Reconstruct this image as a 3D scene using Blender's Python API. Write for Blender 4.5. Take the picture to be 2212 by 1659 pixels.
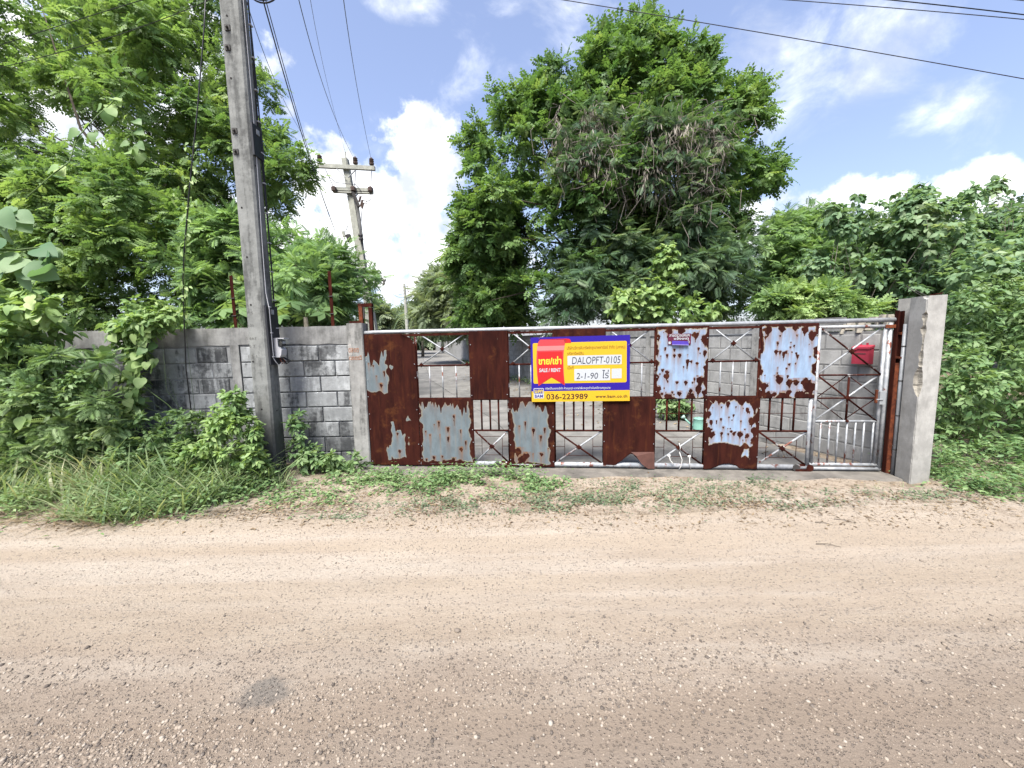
import bpy, bmesh, math, random
import numpy as np
from mathutils import Vector, Matrix

for o in list(bpy.data.objects):
    bpy.data.objects.remove(o)
SC = bpy.context.scene
COL = SC.collection
R = math.radians

# ------------------------------------------------------------------ camera
TILT, ROLL, EYE = R(6.3), R(1.2), 1.6
PW, PH, PF = 2212.0, 1659.0, 831.0
_f = np.array([0, math.cos(TILT), -math.sin(TILT)])
_u = np.array([0, math.sin(TILT), math.cos(TILT)])
_x = np.array([1.0, 0, 0])
CR = math.cos(ROLL) * _x - math.sin(ROLL) * _u
CU = math.cos(ROLL) * _u + math.sin(ROLL) * _x
CAMP = np.array([0, 0, EYE])
cam = bpy.data.cameras.new('camera')
cam.sensor_width = 36.0
cam.lens = PF / PW * 36.0
cam.clip_start = 0.05
cam.clip_end = 3000
camo = bpy.data.objects.new('camera', cam)
COL.objects.link(camo)
camo.matrix_world = Matrix(((CR[0], CU[0], -_f[0], 0), (CR[1], CU[1], -_f[1], 0), (CR[2], CU[2], -_f[2], EYE), (0, 0, 0, 1)))
SC.camera = camo


def ray(px, py):
    return ((px - PW / 2) / PF) * CR - ((py - PH / 2) / PF) * CU + _f


def at(px, py, Y):
    """world point at depth Y (metres in front of the camera) on a sight line of the survey"""
    d = ray(px, py)
    return CAMP + d * (Y / d[1])


def onground(px, py, z=0.0):
    d = ray(px, py)
    return CAMP + d * ((z - EYE) / d[2])


# ------------------------------------------------------------------ sky, sun, exposure
SUN_EL, SUN_AZ = R(58), R(-158)        # azimuth measured from +Y towards +X
SC.view_settings.view_transform = 'Standard'
SC.view_settings.look = 'None'
SC.view_settings.exposure = 2.37
SC.view_settings.gamma = 1.0
SC.view_settings.use_curve_mapping = False
SKY = 0.063

world = bpy.data.worlds.new('World')
SC.world = world
world.use_nodes = True


class NT:
    """small node-tree writer"""
    def __init__(s, tree):
        s.t = tree
        tree.nodes.clear()

    def n(s, typ, ins=None, **props):
        nd = s.t.nodes.new(typ)
        for k, v in props.items():
            setattr(nd, k, v)
        for k, v in (ins or {}).items():
            sock = nd.inputs[k]
            if isinstance(v, bpy.types.NodeSocket):
                s.t.links.new(v, sock)
            elif isinstance(v, bpy.types.Node):
                s.t.links.new(v.outputs[0], sock)
            else:
                sock.default_value = v
        return nd

    def m(s, op, a, b=0.0, c=0.0, clamp=False):
        nd = s.n('ShaderNodeMath', {0: a, 1: b, 2: c}, operation=op, use_clamp=clamp)
        return nd.outputs[0]

    def mix(s, fac, a, b, blend='MIX'):
        nd = s.n('ShaderNodeMix', None, data_type='RGBA', blend_type=blend, clamp_factor=True)
        for i, v in ((0, fac), (6, a), (7, b)):
            if isinstance(v, (bpy.types.NodeSocket, bpy.types.Node)):
                s.t.links.new(v if isinstance(v, bpy.types.NodeSocket) else v.outputs[0], nd.inputs[i])
            else:
                nd.inputs[i].default_value = (*v, 1.0) if isinstance(v, tuple) and len(v) == 3 else v
        return nd.outputs[2]

    def step(s, v, lo, hi, a=0.0, b=1.0):
        nd = s.n('ShaderNodeMapRange', {0: v, 1: lo, 2: hi, 3: a, 4: b}, interpolation_type='SMOOTHSTEP')
        return nd.outputs[0]

    def noise(s, vec, scale, detail=4, rough=0.55, dist=0.0):
        ins = {'Scale': scale, 'Detail': detail, 'Roughness': rough, 'Distortion': dist}
        if vec is not None:
            ins['Vector'] = vec
        return s.n('ShaderNodeTexNoise', ins).outputs['Fac']

    def scale(s, vec, k):
        return s.n('ShaderNodeVectorMath', {0: vec, 1: k}, operation='MULTIPLY').outputs[0]


w = NT(world.node_tree)
sky = w.n('ShaderNodeTexSky', None, sky_type='NISHITA', sun_disc=False, sun_elevation=SUN_EL, sun_rotation=SUN_AZ,
          air_density=1.0, dust_density=2.0, ozone_density=2.0, altitude=50)
geo = w.n('ShaderNodeTexCoord').outputs['Generated']
sep = w.n('ShaderNodeSeparateXYZ', {0: geo})
az = w.m('ARCTAN2', sep.outputs[0], sep.outputs[1])
el = w.m('ARCSINE', sep.outputs[2])


def azel(px, py):
    d = ray(px, py)
    d = d / np.linalg.norm(d)
    return math.atan2(d[0], d[1]), math.asin(d[2])


def blobs(lst):
    tot = None
    for (px, py, rx, ry, k) in lst:
        a0, e0 = azel(px, py)
        sc_ = 1.0 / (1.0 + ((px - PW / 2) ** 2 + (py - PH / 2) ** 2) / PF ** 2) ** 0.5
        ra, re = rx / PF * sc_, ry / PF * sc_
        da = w.m('DIVIDE', w.m('SUBTRACT', az, a0), ra)
        de = w.m('DIVIDE', w.m('SUBTRACT', el, e0), re)
        v = w.m('SUBTRACT', 1.0, w.m('ADD', w.m('MULTIPLY', da, da), w.m('MULTIPLY', de, de)))
        v = w.m('MULTIPLY', w.m('MAXIMUM', v, -2.0), k)
        tot = v if tot is None else w.n('ShaderNodeMath', {0: tot, 1: v, 2: 0.35}, operation='SMOOTH_MAX').outputs[0]
    return tot


cum = blobs([(905, 330, 105, 100, 1), (880, 440, 160, 110, 1), (700, 400, 120, 90, 1), (760, 520, 200, 130, 1), (930, 560, 200, 140, 1),
             (600, 560, 160, 120, 1), (1800, 440, 120, 60, 1), (1720, 500, 150, 90, 1), (2080, 430, 110, 65, 1), (2260, 470, 140, 80, 1),
             (1900, 520, 300, 80, 1), (380, 120, 220, 120, 1), (120, 260, 240, 200, 1)])
n1 = w.noise(geo, 9.0, 9, 0.58)
n2 = w.noise(geo, 3.0, 5, 0.5)
cden = w.m('ADD', w.m('MULTIPLY', cum, 0.55), w.m('MULTIPLY', w.m('SUBTRACT', n1, 0.5), 2.6))
cumf = w.step(cden, -0.03, 0.34)
wis = blobs([(1760, 90, 230, 120, 1), (1700, 240, 130, 120, 0.9), (1900, 130, 150, 90, 0.8), (880, -10, 120, 50, 1), (1090, 5, 70, 30, 0.9), (1250, 10, 120, 40, 0.7),
             (2050, 220, 70, 50, 0.4), (1000, 640, 500, 120, 0.5)])
n3 = w.noise(w.scale(geo, (1.0, 1.0, 1.6)), 7.0, 8, 0.6, 0.4)
gen = w.m('MULTIPLY', w.m('SUBTRACT', n2, 0.585), 3.0)
wd = w.m('ADD', w.n('ShaderNodeMath', {0: w.m('MULTIPLY', wis, 0.5), 1: gen, 2: 0.2}, operation='SMOOTH_MAX').outputs[0], w.m('MULTIPLY', w.m('SUBTRACT', n3, 0.5), 2.2))
wisf = w.m('MULTIPLY', w.step(wd, -0.05, 0.95), 0.72)
cf = w.m('MAXIMUM', cumf, wisf)
skyc = w.n('ShaderNodeVectorMath', {0: sky, 1: (SKY * 0.99, SKY * 0.94, SKY * 1.0)}, operation='MULTIPLY').outputs[0]
hz = w.step(el, 0.85, 0.0, 0.22, 0.34)
skyc = w.mix(hz, skyc, (0.118, 0.128, 0.162))
cshade = w.step(w.m('ADD', w.m('MULTIPLY', w.noise(geo, 7.0, 7, 0.62), 0.6), w.m('MULTIPLY', n2, 0.4)), 0.43, 0.58)
cloudc = w.mix(cshade, (0.172, 0.185, 0.208), (0.36, 0.365, 0.37))
final = w.mix(cf, skyc, cloudc)
bg = w.n('ShaderNodeBackground', {'Color': final, 'Strength': 1.0})
w.n('ShaderNodeOutputWorld', {'Surface': bg})

sund = bpy.data.lights.new('sun', 'SUN')
sund.energy = 2.4
sund.angle = R(28)
sund.color = (1.0, 0.955, 0.87)
suno = bpy.data.objects.new('sun', sund)
COL.objects.link(suno)
sv = Vector((math.cos(SUN_EL) * math.sin(SUN_AZ), math.cos(SUN_EL) * math.cos(SUN_AZ), math.sin(SUN_EL)))
suno.rotation_euler = sv.to_track_quat('Z', 'Y').to_euler()
SC.cycles.max_bounces = 10
SC.cycles.diffuse_bounces = 6
SC.cycles.transparent_max_bounces = 12
SC.cycles.use_denoising = True

# ------------------------------------------------------------------ helpers


def vnoise(x, y, seed=0):
    """value noise, numpy arrays in, -1..1 out"""
    xi, yi = np.floor(x).astype(np.int64), np.floor(y).astype(np.int64)
    xf, yf = x - xi, y - yi
    xf, yf = xf * xf * (3 - 2 * xf), yf * yf * (3 - 2 * yf)

    def hsh(a, b):
        h = (a * 374761393 + b * 668265263 + seed * 974711) & 0xFFFFFFFF
        h = ((h ^ (h >> 13)) * 1274126177) & 0xFFFFFFFF
        return ((h ^ (h >> 16)) & 0xFFFF) / 32767.5 - 1.0
    a, b, c, d = hsh(xi, yi), hsh(xi + 1, yi), hsh(xi, yi + 1), hsh(xi + 1, yi + 1)
    return (a * (1 - xf) + b * xf) * (1 - yf) + (c * (1 - xf) + d * xf) * yf


def fbm(x, y, seed=0, o=4):
    t, a = 0, 1.0
    for i in range(o):
        t = t + a * vnoise(x * 2 ** i, y * 2 ** i, seed + i * 17)
        a *= 0.5
    return t / 1.9


def tag(o, label=None, cat=None, group=None, kind=None):
    for k, v in (('label', label), ('category', cat), ('group', group), ('kind', kind)):
        if v:
            o[k] = v
    return o


def empty(name, loc, rz=0.0, label=None, cat=None, group=None):
    o = bpy.data.objects.new(name, None)
    COL.objects.link(o)
    o.location = Vector([float(v) for v in loc])
    o.rotation_euler = (0, 0, rz)
    o.empty_display_size = 0.1
    return tag(o, label, cat, group)


def attach(o, parent, world=False):
    o.parent = parent
    if world and parent is not None:
        p, M = parent, Matrix.Identity(4)
        while p is not None:
            M = (p.matrix_parent_inverse @ p.matrix_basis if p.parent else p.matrix_basis) @ M
            p = p.parent
        o.matrix_parent_inverse = M.inverted()
    return o


class MB:
    def __init__(s):
        s.v, s.f = [], []

    def add(s, vs, fs):
        b = len(s.v)
        s.v += [tuple(map(float, p)) for p in vs]
        s.f += [tuple(i + b for i in f) for f in fs]
        return s

    def box(s, c, d, rz=0.0, ch=0.0, taper=1.0):
        """box centred at c, full sizes d, chamfered vertical edges by ch; taper scales the top"""
        hx, hy, hz = d[0] / 2, d[1] / 2, d[2] / 2
        if ch > 0:
            pr = [(-hx + ch, -hy), (hx - ch, -hy), (hx, -hy + ch), (hx, hy - ch), (hx - ch, hy), (-hx + ch, hy), (-hx, hy - ch), (-hx, -hy + ch)]
        else:
            pr = [(-hx, -hy), (hx, -hy), (hx, hy), (-hx, hy)]
        n = len(pr)
        co, si = math.cos(rz), math.sin(rz)
        vs = []
        for z, k in ((-hz, 1.0), (hz, taper)):
            for x, y in pr:
                x, y = x * k, y * k
                vs.append((c[0] + x * co - y * si, c[1] + x * si + y * co, c[2] + z))
        fs = [tuple(range(n - 1, -1, -1)), tuple(range(n, 2 * n))] + [(i, (i + 1) % n, n + (i + 1) % n, n + i) for i in range(n)]
        return s.add(vs, fs)

    def tube(s, pts, r, n=8, cap=True):
        """tube along a polyline; r a number or a list"""
        pts = [Vector([float(q) for q in p]) for p in pts]
        rs = r if isinstance(r, (list, tuple)) else [r] * len(pts)
        vs, fs = [], []
        prev = None
        for i, p in enumerate(pts):
            d = (pts[min(i + 1, len(pts) - 1)] - pts[max(i - 1, 0)])
            d = d.normalized() if d.length > 1e-9 else Vector((0, 0, 1))
            if prev is None:
                a = Vector((0, 0, 1)) if abs(d.z) < 0.9 else Vector((1, 0, 0))
                sd = d.cross(a).normalized()
            else:
                sd = (prev - d * prev.dot(d)).normalized()
            prev = sd
            up = sd.cross(d)
            for k in range(n):
                t = 2 * math.pi * k / n
                vs.append(p + (sd * math.cos(t) + up * math.sin(t)) * rs[i])
        for i in range(len(pts) - 1):
            for k in range(n):
                a, b = i * n + k, i * n + (k + 1) % n
                fs.append((a, b, b + n, a + n))
        if cap:
            fs.append(tuple(range(n - 1, -1, -1)))
            fs.append(tuple(range((len(pts) - 1) * n, len(pts) * n)))
        return s.add(vs, fs)

    def prism(s, poly, y0, y1):
        """polygon in x,z extruded along y"""
        n = len(poly)
        vs = [(p[0], y0, p[1]) for p in poly] + [(p[0], y1, p[1]) for p in poly]
        fs = [tuple(range(n)), tuple(range(2 * n - 1, n - 1, -1))] + [((i + 1) % n, i, n + i, n + (i + 1) % n) for i in range(n)]
        return s.add(vs, fs)

    def lathe(s, prof, c, n=16):
        vs, fs = [], []
        for r, z in prof:
            for k in range(n):
                t = 2 * math.pi * k / n
                vs.append((c[0] + r * math.cos(t), c[1] + r * math.sin(t), c[2] + z))
        for i in range(len(prof) - 1):
            for k in range(n):
                a, b = i * n + k, i * n + (k + 1) % n
                fs.append((a, b, b + n, a + n))
        fs.append(tuple(range(n - 1, -1, -1)))
        fs.append(tuple(range((len(prof) - 1) * n, len(prof) * n)))
        return s.add(vs, fs)

    def mesh(s, name, mat, smooth=False):
        me = bpy.data.meshes.new(name)
        me.from_pydata(s.v, [], s.f)
        me.materials.append(mat)
        if smooth:
            me.polygons.foreach_set('use_smooth', [True] * len(me.polygons))
        return me

    def build(s, name, mat, parent=None, world=False, smooth=False, **kw):
        o = bpy.data.objects.new(name, s.mesh(name, mat, smooth))
        COL.objects.link(o)
        if parent is not None:
            attach(o, parent, world)
        return tag(o, **kw)


def np_mesh(name, V, Fq, mat, attrs=None, smooth=False):
    """mesh from numpy arrays; Fq (n,k) all faces of k corners"""
    me = bpy.data.meshes.new(name)
    n, k = Fq.shape
    me.vertices.add(len(V))
    me.vertices.foreach_set('co', np.ascontiguousarray(V, dtype=np.float32).ravel())
    me.loops.add(n * k)
    me.loops.foreach_set('vertex_index', np.ascontiguousarray(Fq, dtype=np.int32).ravel())
    me.polygons.add(n)
    me.polygons.foreach_set('loop_start', np.arange(0, n * k, k, dtype=np.int32))
    me.polygons.foreach_set('loop_total', np.full(n, k, dtype=np.int32))
    if smooth:
        me.polygons.foreach_set('use_smooth', np.ones(n, dtype=bool))
    for an, av in (attrs or {}).items():
        a = me.attributes.new(an, 'FLOAT', 'POINT')
        a.data.foreach_set('value', np.ascontiguousarray(av, dtype=np.float32))
    me.materials.append(mat)
    me.update()
    me.validate()
    return me


def np_obj(name, V, Fq, mat, parent=None, world=False, attrs=None, smooth=False, **kw):
    o = bpy.data.objects.new(name, np_mesh(name, V, Fq, mat, attrs, smooth))
    COL.objects.link(o)
    if parent is not None:
        attach(o, parent, world)
    return tag(o, **kw)


# ------------------------------------------------------------------ materials
def mat(name):
    m = bpy.data.materials.new(name)
    m.use_nodes = True
    return m, NT(m.node_tree)


ALB = 0.66      # common reflectance factor of all non-leaf surfaces


def finish(t, col, rough=0.8, metal=0.0, bump=None, bs=0.3, bd=0.01, spec=0.3):
    col = t.n('ShaderNodeVectorMath', {0: col, 1: (ALB, ALB, ALB)}, operation='MULTIPLY').outputs[0]
    ins = {'Base Color': col, 'Roughness': rough, 'Metallic': metal, 'Specular IOR Level': spec}
    if bump is not None:
        ins['Normal'] = t.n('ShaderNodeBump', {'Height': bump, 'Strength': bs, 'Distance': bd}).outputs[0]
    p = t.n('ShaderNodeBsdfPrincipled', ins)
    t.n('ShaderNodeOutputMaterial', {'Surface': p})
    return p


def pos(t):
    return t.n('ShaderNodeNewGeometry').outputs['Position']


def plain(name, col, rough=0.6, metal=0.0, spec=0.3, var=0.12, sc=8.0):
    m, t = mat(name)
    n = t.noise(pos(t), sc, 5, 0.6)
    c = t.mix(t.step(n, 0.3, 0.7), tuple(v * (1 - var) for v in col), tuple(min(1, v * (1 + var)) for v in col))
    finish(t, c, rough, metal, t.noise(pos(t), sc * 12, 3), 0.15, 0.002, spec)
    return m


def concrete(name, base, dark, stain=0.5, sc=1.0, streak=0.5, rand=0.0, bs=0.4, lo=0.42, hi=0.68, band=None, white=0.0):
    """weathered concrete: mottling, vertical run-off streaks, black mould patches"""
    m, t = mat(name)
    p = pos(t)
    a = t.noise(p, 2.2 * sc, 8, 0.62)
    b = t.noise(t.scale(p, (9 * sc, 9 * sc, 1.1 * sc)), 1.0, 6, 0.6)
    g = t.noise(p, 60, 4, 0.7)
    g2 = t.noise(p, 14 * sc, 5, 0.65)
    f = t.m('ADD', t.m('MULTIPLY', a, 1 - streak), t.m('MULTIPLY', b, streak))
    if rand:
        oi = t.n('ShaderNodeObjectInfo').outputs['Random']
        f = t.m('ADD', f, t.m('MULTIPLY', t.m('SUBTRACT', oi, 0.5), rand))
    f = t.m('ADD', f, t.m('MULTIPLY', t.m('SUBTRACT', g2, 0.5), 0.28))
    k = t.m('MULTIPLY', t.step(f, lo, hi), stain)
    c = t.mix(t.step(t.noise(p, 5 * sc, 6, 0.6), 0.35, 0.7), tuple(v * 0.84 for v in base), tuple(min(1, v * 1.15) for v in base))
    c = t.mix(k, c, dark)
    c = t.mix(t.m('MULTIPLY', t.step(g, 0.52, 0.72), 0.28), c, tuple(v * 0.5 for v in base))
    if white:
        wn = t.m('ADD', t.m('MULTIPLY', t.noise(p, 4.5, 7, 0.65), 0.6), t.m('MULTIPLY', b, 0.4))
        c = t.mix(t.m('MULTIPLY', t.step(wn, 0.50, 0.62), white), c, tuple(min(1, v * 1.7) for v in base))
        c = t.mix(t.m('MULTIPLY', k, 0.8), c, dark)
    if band:
        z = t.n('ShaderNodeSeparateXYZ', {0: p}).outputs[2]
        zn = t.m('ADD', z, t.m('MULTIPLY', t.m('SUBTRACT', b, 0.5), band[2]))
        c = t.mix(t.m('MULTIPLY', t.step(zn, band[0], band[1]), band[3]), c, dark)
    bm = t.m('ADD', t.m('MULTIPLY', g, 0.5), t.m('MULTIPLY', g2, 0.7))
    finish(t, c, 0.9, 0, bm, bs, 0.006, 0.2)
    return m


def foliage_mat(name, c0, c1, c2, trans=0.35, rough=0.5, spec=0.25):
    """leaf: colour varies from leaf to leaf (attribute rnd) plus slow drift through the plant; a share of the light goes through"""
    m, t = mat(name)
    r = t.n('ShaderNodeAttribute', None, attribute_name='rnd').outputs['Fac']
    oi = t.n('ShaderNodeObjectInfo').outputs['Random']
    d = t.noise(pos(t), 0.9, 3)
    v = t.m('ADD', t.m('MULTIPLY', r, 0.7), t.m('MULTIPLY', t.m('SUBTRACT', d, 0.5), 1.1))
    cr = t.n('ShaderNodeValToRGB', {0: v})
    e = cr.color_ramp.elements
    e[0].position, e[0].color = 0.0, (*c0, 1)
    e[1].position, e[1].color = 0.5, (*c1, 1)
    x = e.new(0.95)
    x.color = (*c2, 1)
    ps = t.n('ShaderNodeBsdfPrincipled', {'Base Color': cr.outputs[0], 'Roughness': rough, 'Specular IOR Level': spec})
    tc = t.n('ShaderNodeVectorMath', {0: cr.outputs[0], 1: (1.35, 1.35, 0.75)}, operation='MULTIPLY').outputs[0]
    tr = t.n('ShaderNodeBsdfTranslucent', {'Color': tc})
    mx = t.n('ShaderNodeMixShader', {0: trans, 1: ps, 2: tr})
    t.n('ShaderNodeOutputMaterial', {'Surface': mx})
    return m


M = {}
M['block'] = concrete('block_concrete', (0.305, 0.32, 0.33), (0.05, 0.053, 0.057), 0.9, 1.6, 0.55, 0.16, 0.9, 0.47, 0.64, band=(0.95, 0.05, 1.2, 0.62), white=0.65)
M['block_in'] = concrete('inner_block_concrete', (0.36, 0.362, 0.355), (0.11, 0.112, 0.11), 0.8, 0.9, 0.45, 0.08, 0.5, 0.50, 0.70)
M['mortar_in'] = concrete('inner_mortar', (0.29, 0.29, 0.283), (0.11, 0.11, 0.11), 0.7, 1.0, 0.5)
M['mortar'] = concrete('mortar', (0.28, 0.288, 0.293), (0.05, 0.052, 0.056), 0.8, 1.3, 0.4)
M['beam'] = concrete('cap_concrete', (0.29, 0.293, 0.29), (0.08, 0.08, 0.078), 0.7, 1.2, 0.55)
M['pillar'] = concrete('pillar_concrete', (0.30, 0.30, 0.29), (0.075, 0.076, 0.072), 0.75, 1.4, 0.75, lo=0.47, hi=0.66)
M['pillar_clean'] = concrete('pale_pillar_concrete', (0.44, 0.435, 0.41), (0.22, 0.215, 0.20), 0.6, 1.3, 0.5, bs=0.25, lo=0.46, hi=0.72, band=(0.5, 0.05, 0.5, 0.35))
M['pole'] = concrete('pole_concrete', (0.245, 0.254, 0.246), (0.07, 0.073, 0.072), 0.8, 1.3, 0.7, bs=0.7, lo=0.44, hi=0.62, band=(1.2, 0.2, 1.0, 0.8))
M['far_pole'] = concrete('far_pole_concrete', (0.42, 0.43, 0.38), (0.26, 0.26, 0.24), 0.5, 1.0, 0.5)
M['slab'] = concrete('drive_concrete', (0.24, 0.234, 0.222), (0.11, 0.11, 0.105), 0.7, 0.5, 0.0, 0.15, 0.5)
M['apron'] = concrete('apron_concrete', (0.20, 0.185, 0.165), (0.09, 0.085, 0.078), 0.7, 1.5, 0.0)
M['broken'] = concrete('broken_concrete', (0.38, 0.355, 0.30), (0.15, 0.14, 0.125), 0.6, 4.0, 0.0, bs=0.9)
M['galv'] = plain('galvanised_steel', (0.36, 0.378, 0.40), 0.5, 0.2, 0.5, 0.2, 14)
M['black_plate'] = plain('black_plate', (0.022, 0.024, 0.030), 0.5)
M['cable'] = plain('black_cable', (0.015, 0.015, 0.017), 0.5)
M['line'] = plain('line_wire', (0.06, 0.06, 0.075), 0.5)
M['white_plastic'] = plain('white_plastic', (0.48, 0.49, 0.52), 0.4, var=0.05)
M['grey_plastic'] = plain('grey_plastic', (0.30, 0.32, 0.34), 0.4, var=0.05)
M['conduit'] = plain('grey_conduit', (0.31, 0.33, 0.35), 0.5, 0.1, 0.4, 0.2, 5)
M['dark_iron'] = plain('dark_iron', (0.045, 0.042, 0.04), 0.7)
M['insul'] = plain('brown_porcelain', (0.11, 0.075, 0.06), 0.3)
M['red_box'] = plain('faded_red_paint', (0.36, 0.034, 0.062), 0.55, var=0.18, sc=6)
M['mint'] = plain('mint_plastic', (0.22, 0.45, 0.38), 0.4, var=0.06)
M['mint_pale'] = plain('pale_mint_plastic', (0.37, 0.52, 0.48), 0.4, var=0.05)
M['rope'] = plain('white_rope', (0.62, 0.62, 0.60), 0.8)
M['bark'] = plain('bark', (0.085, 0.072, 0.058), 0.9, 0, 0.1, 0.4, 9)
M['bark_pale'] = plain('pale_bark', (0.17, 0.155, 0.13), 0.9, 0, 0.1, 0.35, 9)
M['dead'] = plain('dead_twig', (0.24, 0.21, 0.19), 0.9, 0, 0.1, 0.35, 6)
M['stem'] = plain('green_stem', (0.10, 0.16, 0.05), 0.7, 0, 0.2, 0.3, 9)


def rust_mat(name, tubes=False):
    m, t = mat(name)
    p = pos(t)
    a = t.noise(t.scale(p, (3, 3, 1)), 4, 7, 0.65)
    b = t.noise(p, 45, 5, 0.7)
    c = t.mix(t.step(a, 0.34, 0.66), (0.026, 0.0065, 0.0055), (0.060, 0.016, 0.010))
    c = t.mix(t.m('MULTIPLY', t.step(b, 0.55, 0.75), 0.4), c, (0.085, 0.028, 0.013))
    if tubes:
        g = t.step(t.noise(p, 7, 5, 0.7), 0.56, 0.64)
        c = t.mix(g, c, (0.34, 0.34, 0.34))
    finish(t, c, 0.95, 0, b, 0.4, 0.003, 0.06)
    return m


M['rust'] = rust_mat('rust')
M['rust_tube'] = rust_mat('rusty_galvanised', True)


def galv_rust(name, amt):
    m, t = mat(name)
    p = pos(t)
    b = t.noise(p, 45, 5, 0.7)
    g = t.step(t.noise(t.scale(p, (1, 1, 0.6)), 8, 6, 0.7), amt, amt + 0.06)
    c = t.mix(t.step(t.noise(p, 20, 4), 0.35, 0.65), (0.28, 0.30, 0.325), (0.44, 0.46, 0.48))
    c = t.mix(g, c, (0.17, 0.05, 0.03))
    finish(t, c, 0.5, 0.15, b, 0.2, 0.002, 0.4)
    return m


M['galv_rust'] = galv_rust('galvanised_with_rust', 0.56)
M['galv_few'] = galv_rust('galvanised_few_rust', 0.66)
mo, t = mat('orange_rust')
p_ = pos(t)
c_ = t.mix(t.step(t.noise(p_, 12, 6, 0.65), 0.35, 0.65), (0.07, 0.019, 0.010), (0.19, 0.052, 0.02))
finish(t, c_, 0.85, 0, t.noise(p_, 60, 4), 0.4, 0.003, 0.2)
M['orange_rust'] = mo


def sheet_mat(name, paint, stain, fresh):
    """rusted sheet steel; attribute paint > 0 where old paint is still on"""
    m, t = mat(name)
    p = pos(t)
    f = t.n('ShaderNodeAttribute', None, attribute_name='paint').outputs['Fac']
    f = t.m('ADD', f, t.m('MULTIPLY', t.m('SUBTRACT', t.noise(p, 26, 7, 0.7), 0.5), 0.7))
    f = t.m('ADD', f, t.m('MULTIPLY', t.m('SUBTRACT', t.noise(t.scale(p, (60, 60, 7)), 1.0, 4, 0.6), 0.5), 0.35))
    a = t.noise(t.scale(p, (3, 3, 0.7)), 3.2, 7, 0.65)
    b = t.noise(p, 70, 5, 0.7)
    st = t.noise(t.scale(p, (38, 38, 2.0)), 1.0, 5, 0.6)
    rc = t.mix(t.step(a, 0.32, 0.68), (0.023, 0.0066, 0.0056), (0.048, 0.0130, 0.0090))
    rc = t.mix(t.m('MULTIPLY', t.step(st, 0.55, 0.72), 0.45), rc, (0.095, 0.030, 0.012))
    rc = t.mix(t.m('MULTIPLY', t.step(t.noise(p, 5, 6, 0.7), 0.54, 0.70), 0.6), rc, (0.115, 0.042, 0.016))
    pc = t.mix(t.step(t.noise(t.scale(p, (5, 5, 2)), 3, 6, 0.6), 0.35, 0.65), tuple(v * 0.88 for v in paint), tuple(min(1, v * 1.1) for v in paint))
    pc = t.mix(t.m('MULTIPLY', t.step(st, 0.54, 0.70), stain), pc, (0.32, 0.225, 0.125))
    sa = t.n('ShaderNodeAttribute', None, attribute_name='stain').outputs['Fac']
    pc = t.mix(t.m('MULTIPLY', sa, t.step(st, 0.30, 0.62, 0.35, 0.95)), pc, (0.21, 0.095, 0.04))
    pc = t.mix(t.step(f, 0.34, 0.06, 0, fresh), pc, (0.36, 0.29, 0.175))
    c = t.mix(t.step(f, -0.13, 0.09), rc, pc)
    h = t.m('ADD', t.m('MULTIPLY', t.step(f, -0.02, 0.05), 0.8), t.m('MULTIPLY', b, 0.5))
    finish(t, c, 0.92, 0, h, 0.35, 0.003, 0.06)
    return m


M['sheet_grey'] = sheet_mat('rusted_grey_sheet', (0.145, 0.180, 0.200), 0.15, 0.4)
M['sheet_blue'] = sheet_mat('rusted_pale_blue_sheet', (0.27, 0.385, 0.545), 0.35, 0.7)

M['leaf_tam'] = foliage_mat('tamarind_leaf', (0.073, 0.143, 0.050), (0.169, 0.264, 0.088), (0.308, 0.400, 0.156), 0.42)
M['leaf_tree'] = foliage_mat('tree_leaf', (0.051, 0.112, 0.037), (0.120, 0.205, 0.064), (0.238, 0.310, 0.101), 0.40)
M['leaf_dark'] = foliage_mat('dark_leaf', (0.045, 0.092, 0.054), (0.105, 0.170, 0.092), (0.209, 0.259, 0.153), 0.38)
M['leaf_feather'] = foliage_mat('feathery_leaf', (0.096, 0.178, 0.076), (0.190, 0.307, 0.129), (0.308, 0.414, 0.198), 0.42)
M['leaf_broad'] = foliage_mat('broad_leaf', (0.087, 0.164, 0.089), (0.175, 0.265, 0.144), (0.314, 0.370, 0.235), 0.42, 0.55, 0.2)
M['leaf_vine'] = foliage_mat('vine_leaf', (0.111, 0.198, 0.074), (0.222, 0.324, 0.121), (0.365, 0.436, 0.205), 0.40, 0.5, 0.3)
M['leaf_weed'] = foliage_mat('weed_leaf', (0.082, 0.159, 0.065), (0.171, 0.258, 0.111), (0.300, 0.370, 0.205), 0.36)
M['leaf_creep'] = foliage_mat('creeping_weed_leaf', (0.075, 0.115, 0.069), (0.135, 0.185, 0.106), (0.240, 0.270, 0.188), 0.3)
M['leaf_far'] = foliage_mat('far_leaf', (0.095, 0.139, 0.085), (0.183, 0.231, 0.139), (0.285, 0.310, 0.205), 0.40)
M['grass'] = foliage_mat('grass_blade', (0.096, 0.162, 0.068), (0.191, 0.259, 0.126), (0.397, 0.388, 0.260), 0.36)
M['straw'] = foliage_mat('dry_straw', (0.075, 0.050, 0.032), (0.20, 0.15, 0.095), (0.33, 0.275, 0.19), 0.15)
M['dead_leaf'] = foliage_mat('dead_pod', (0.09, 0.08, 0.065), (0.155, 0.14, 0.115), (0.26, 0.235, 0.20), 0.25)

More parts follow.
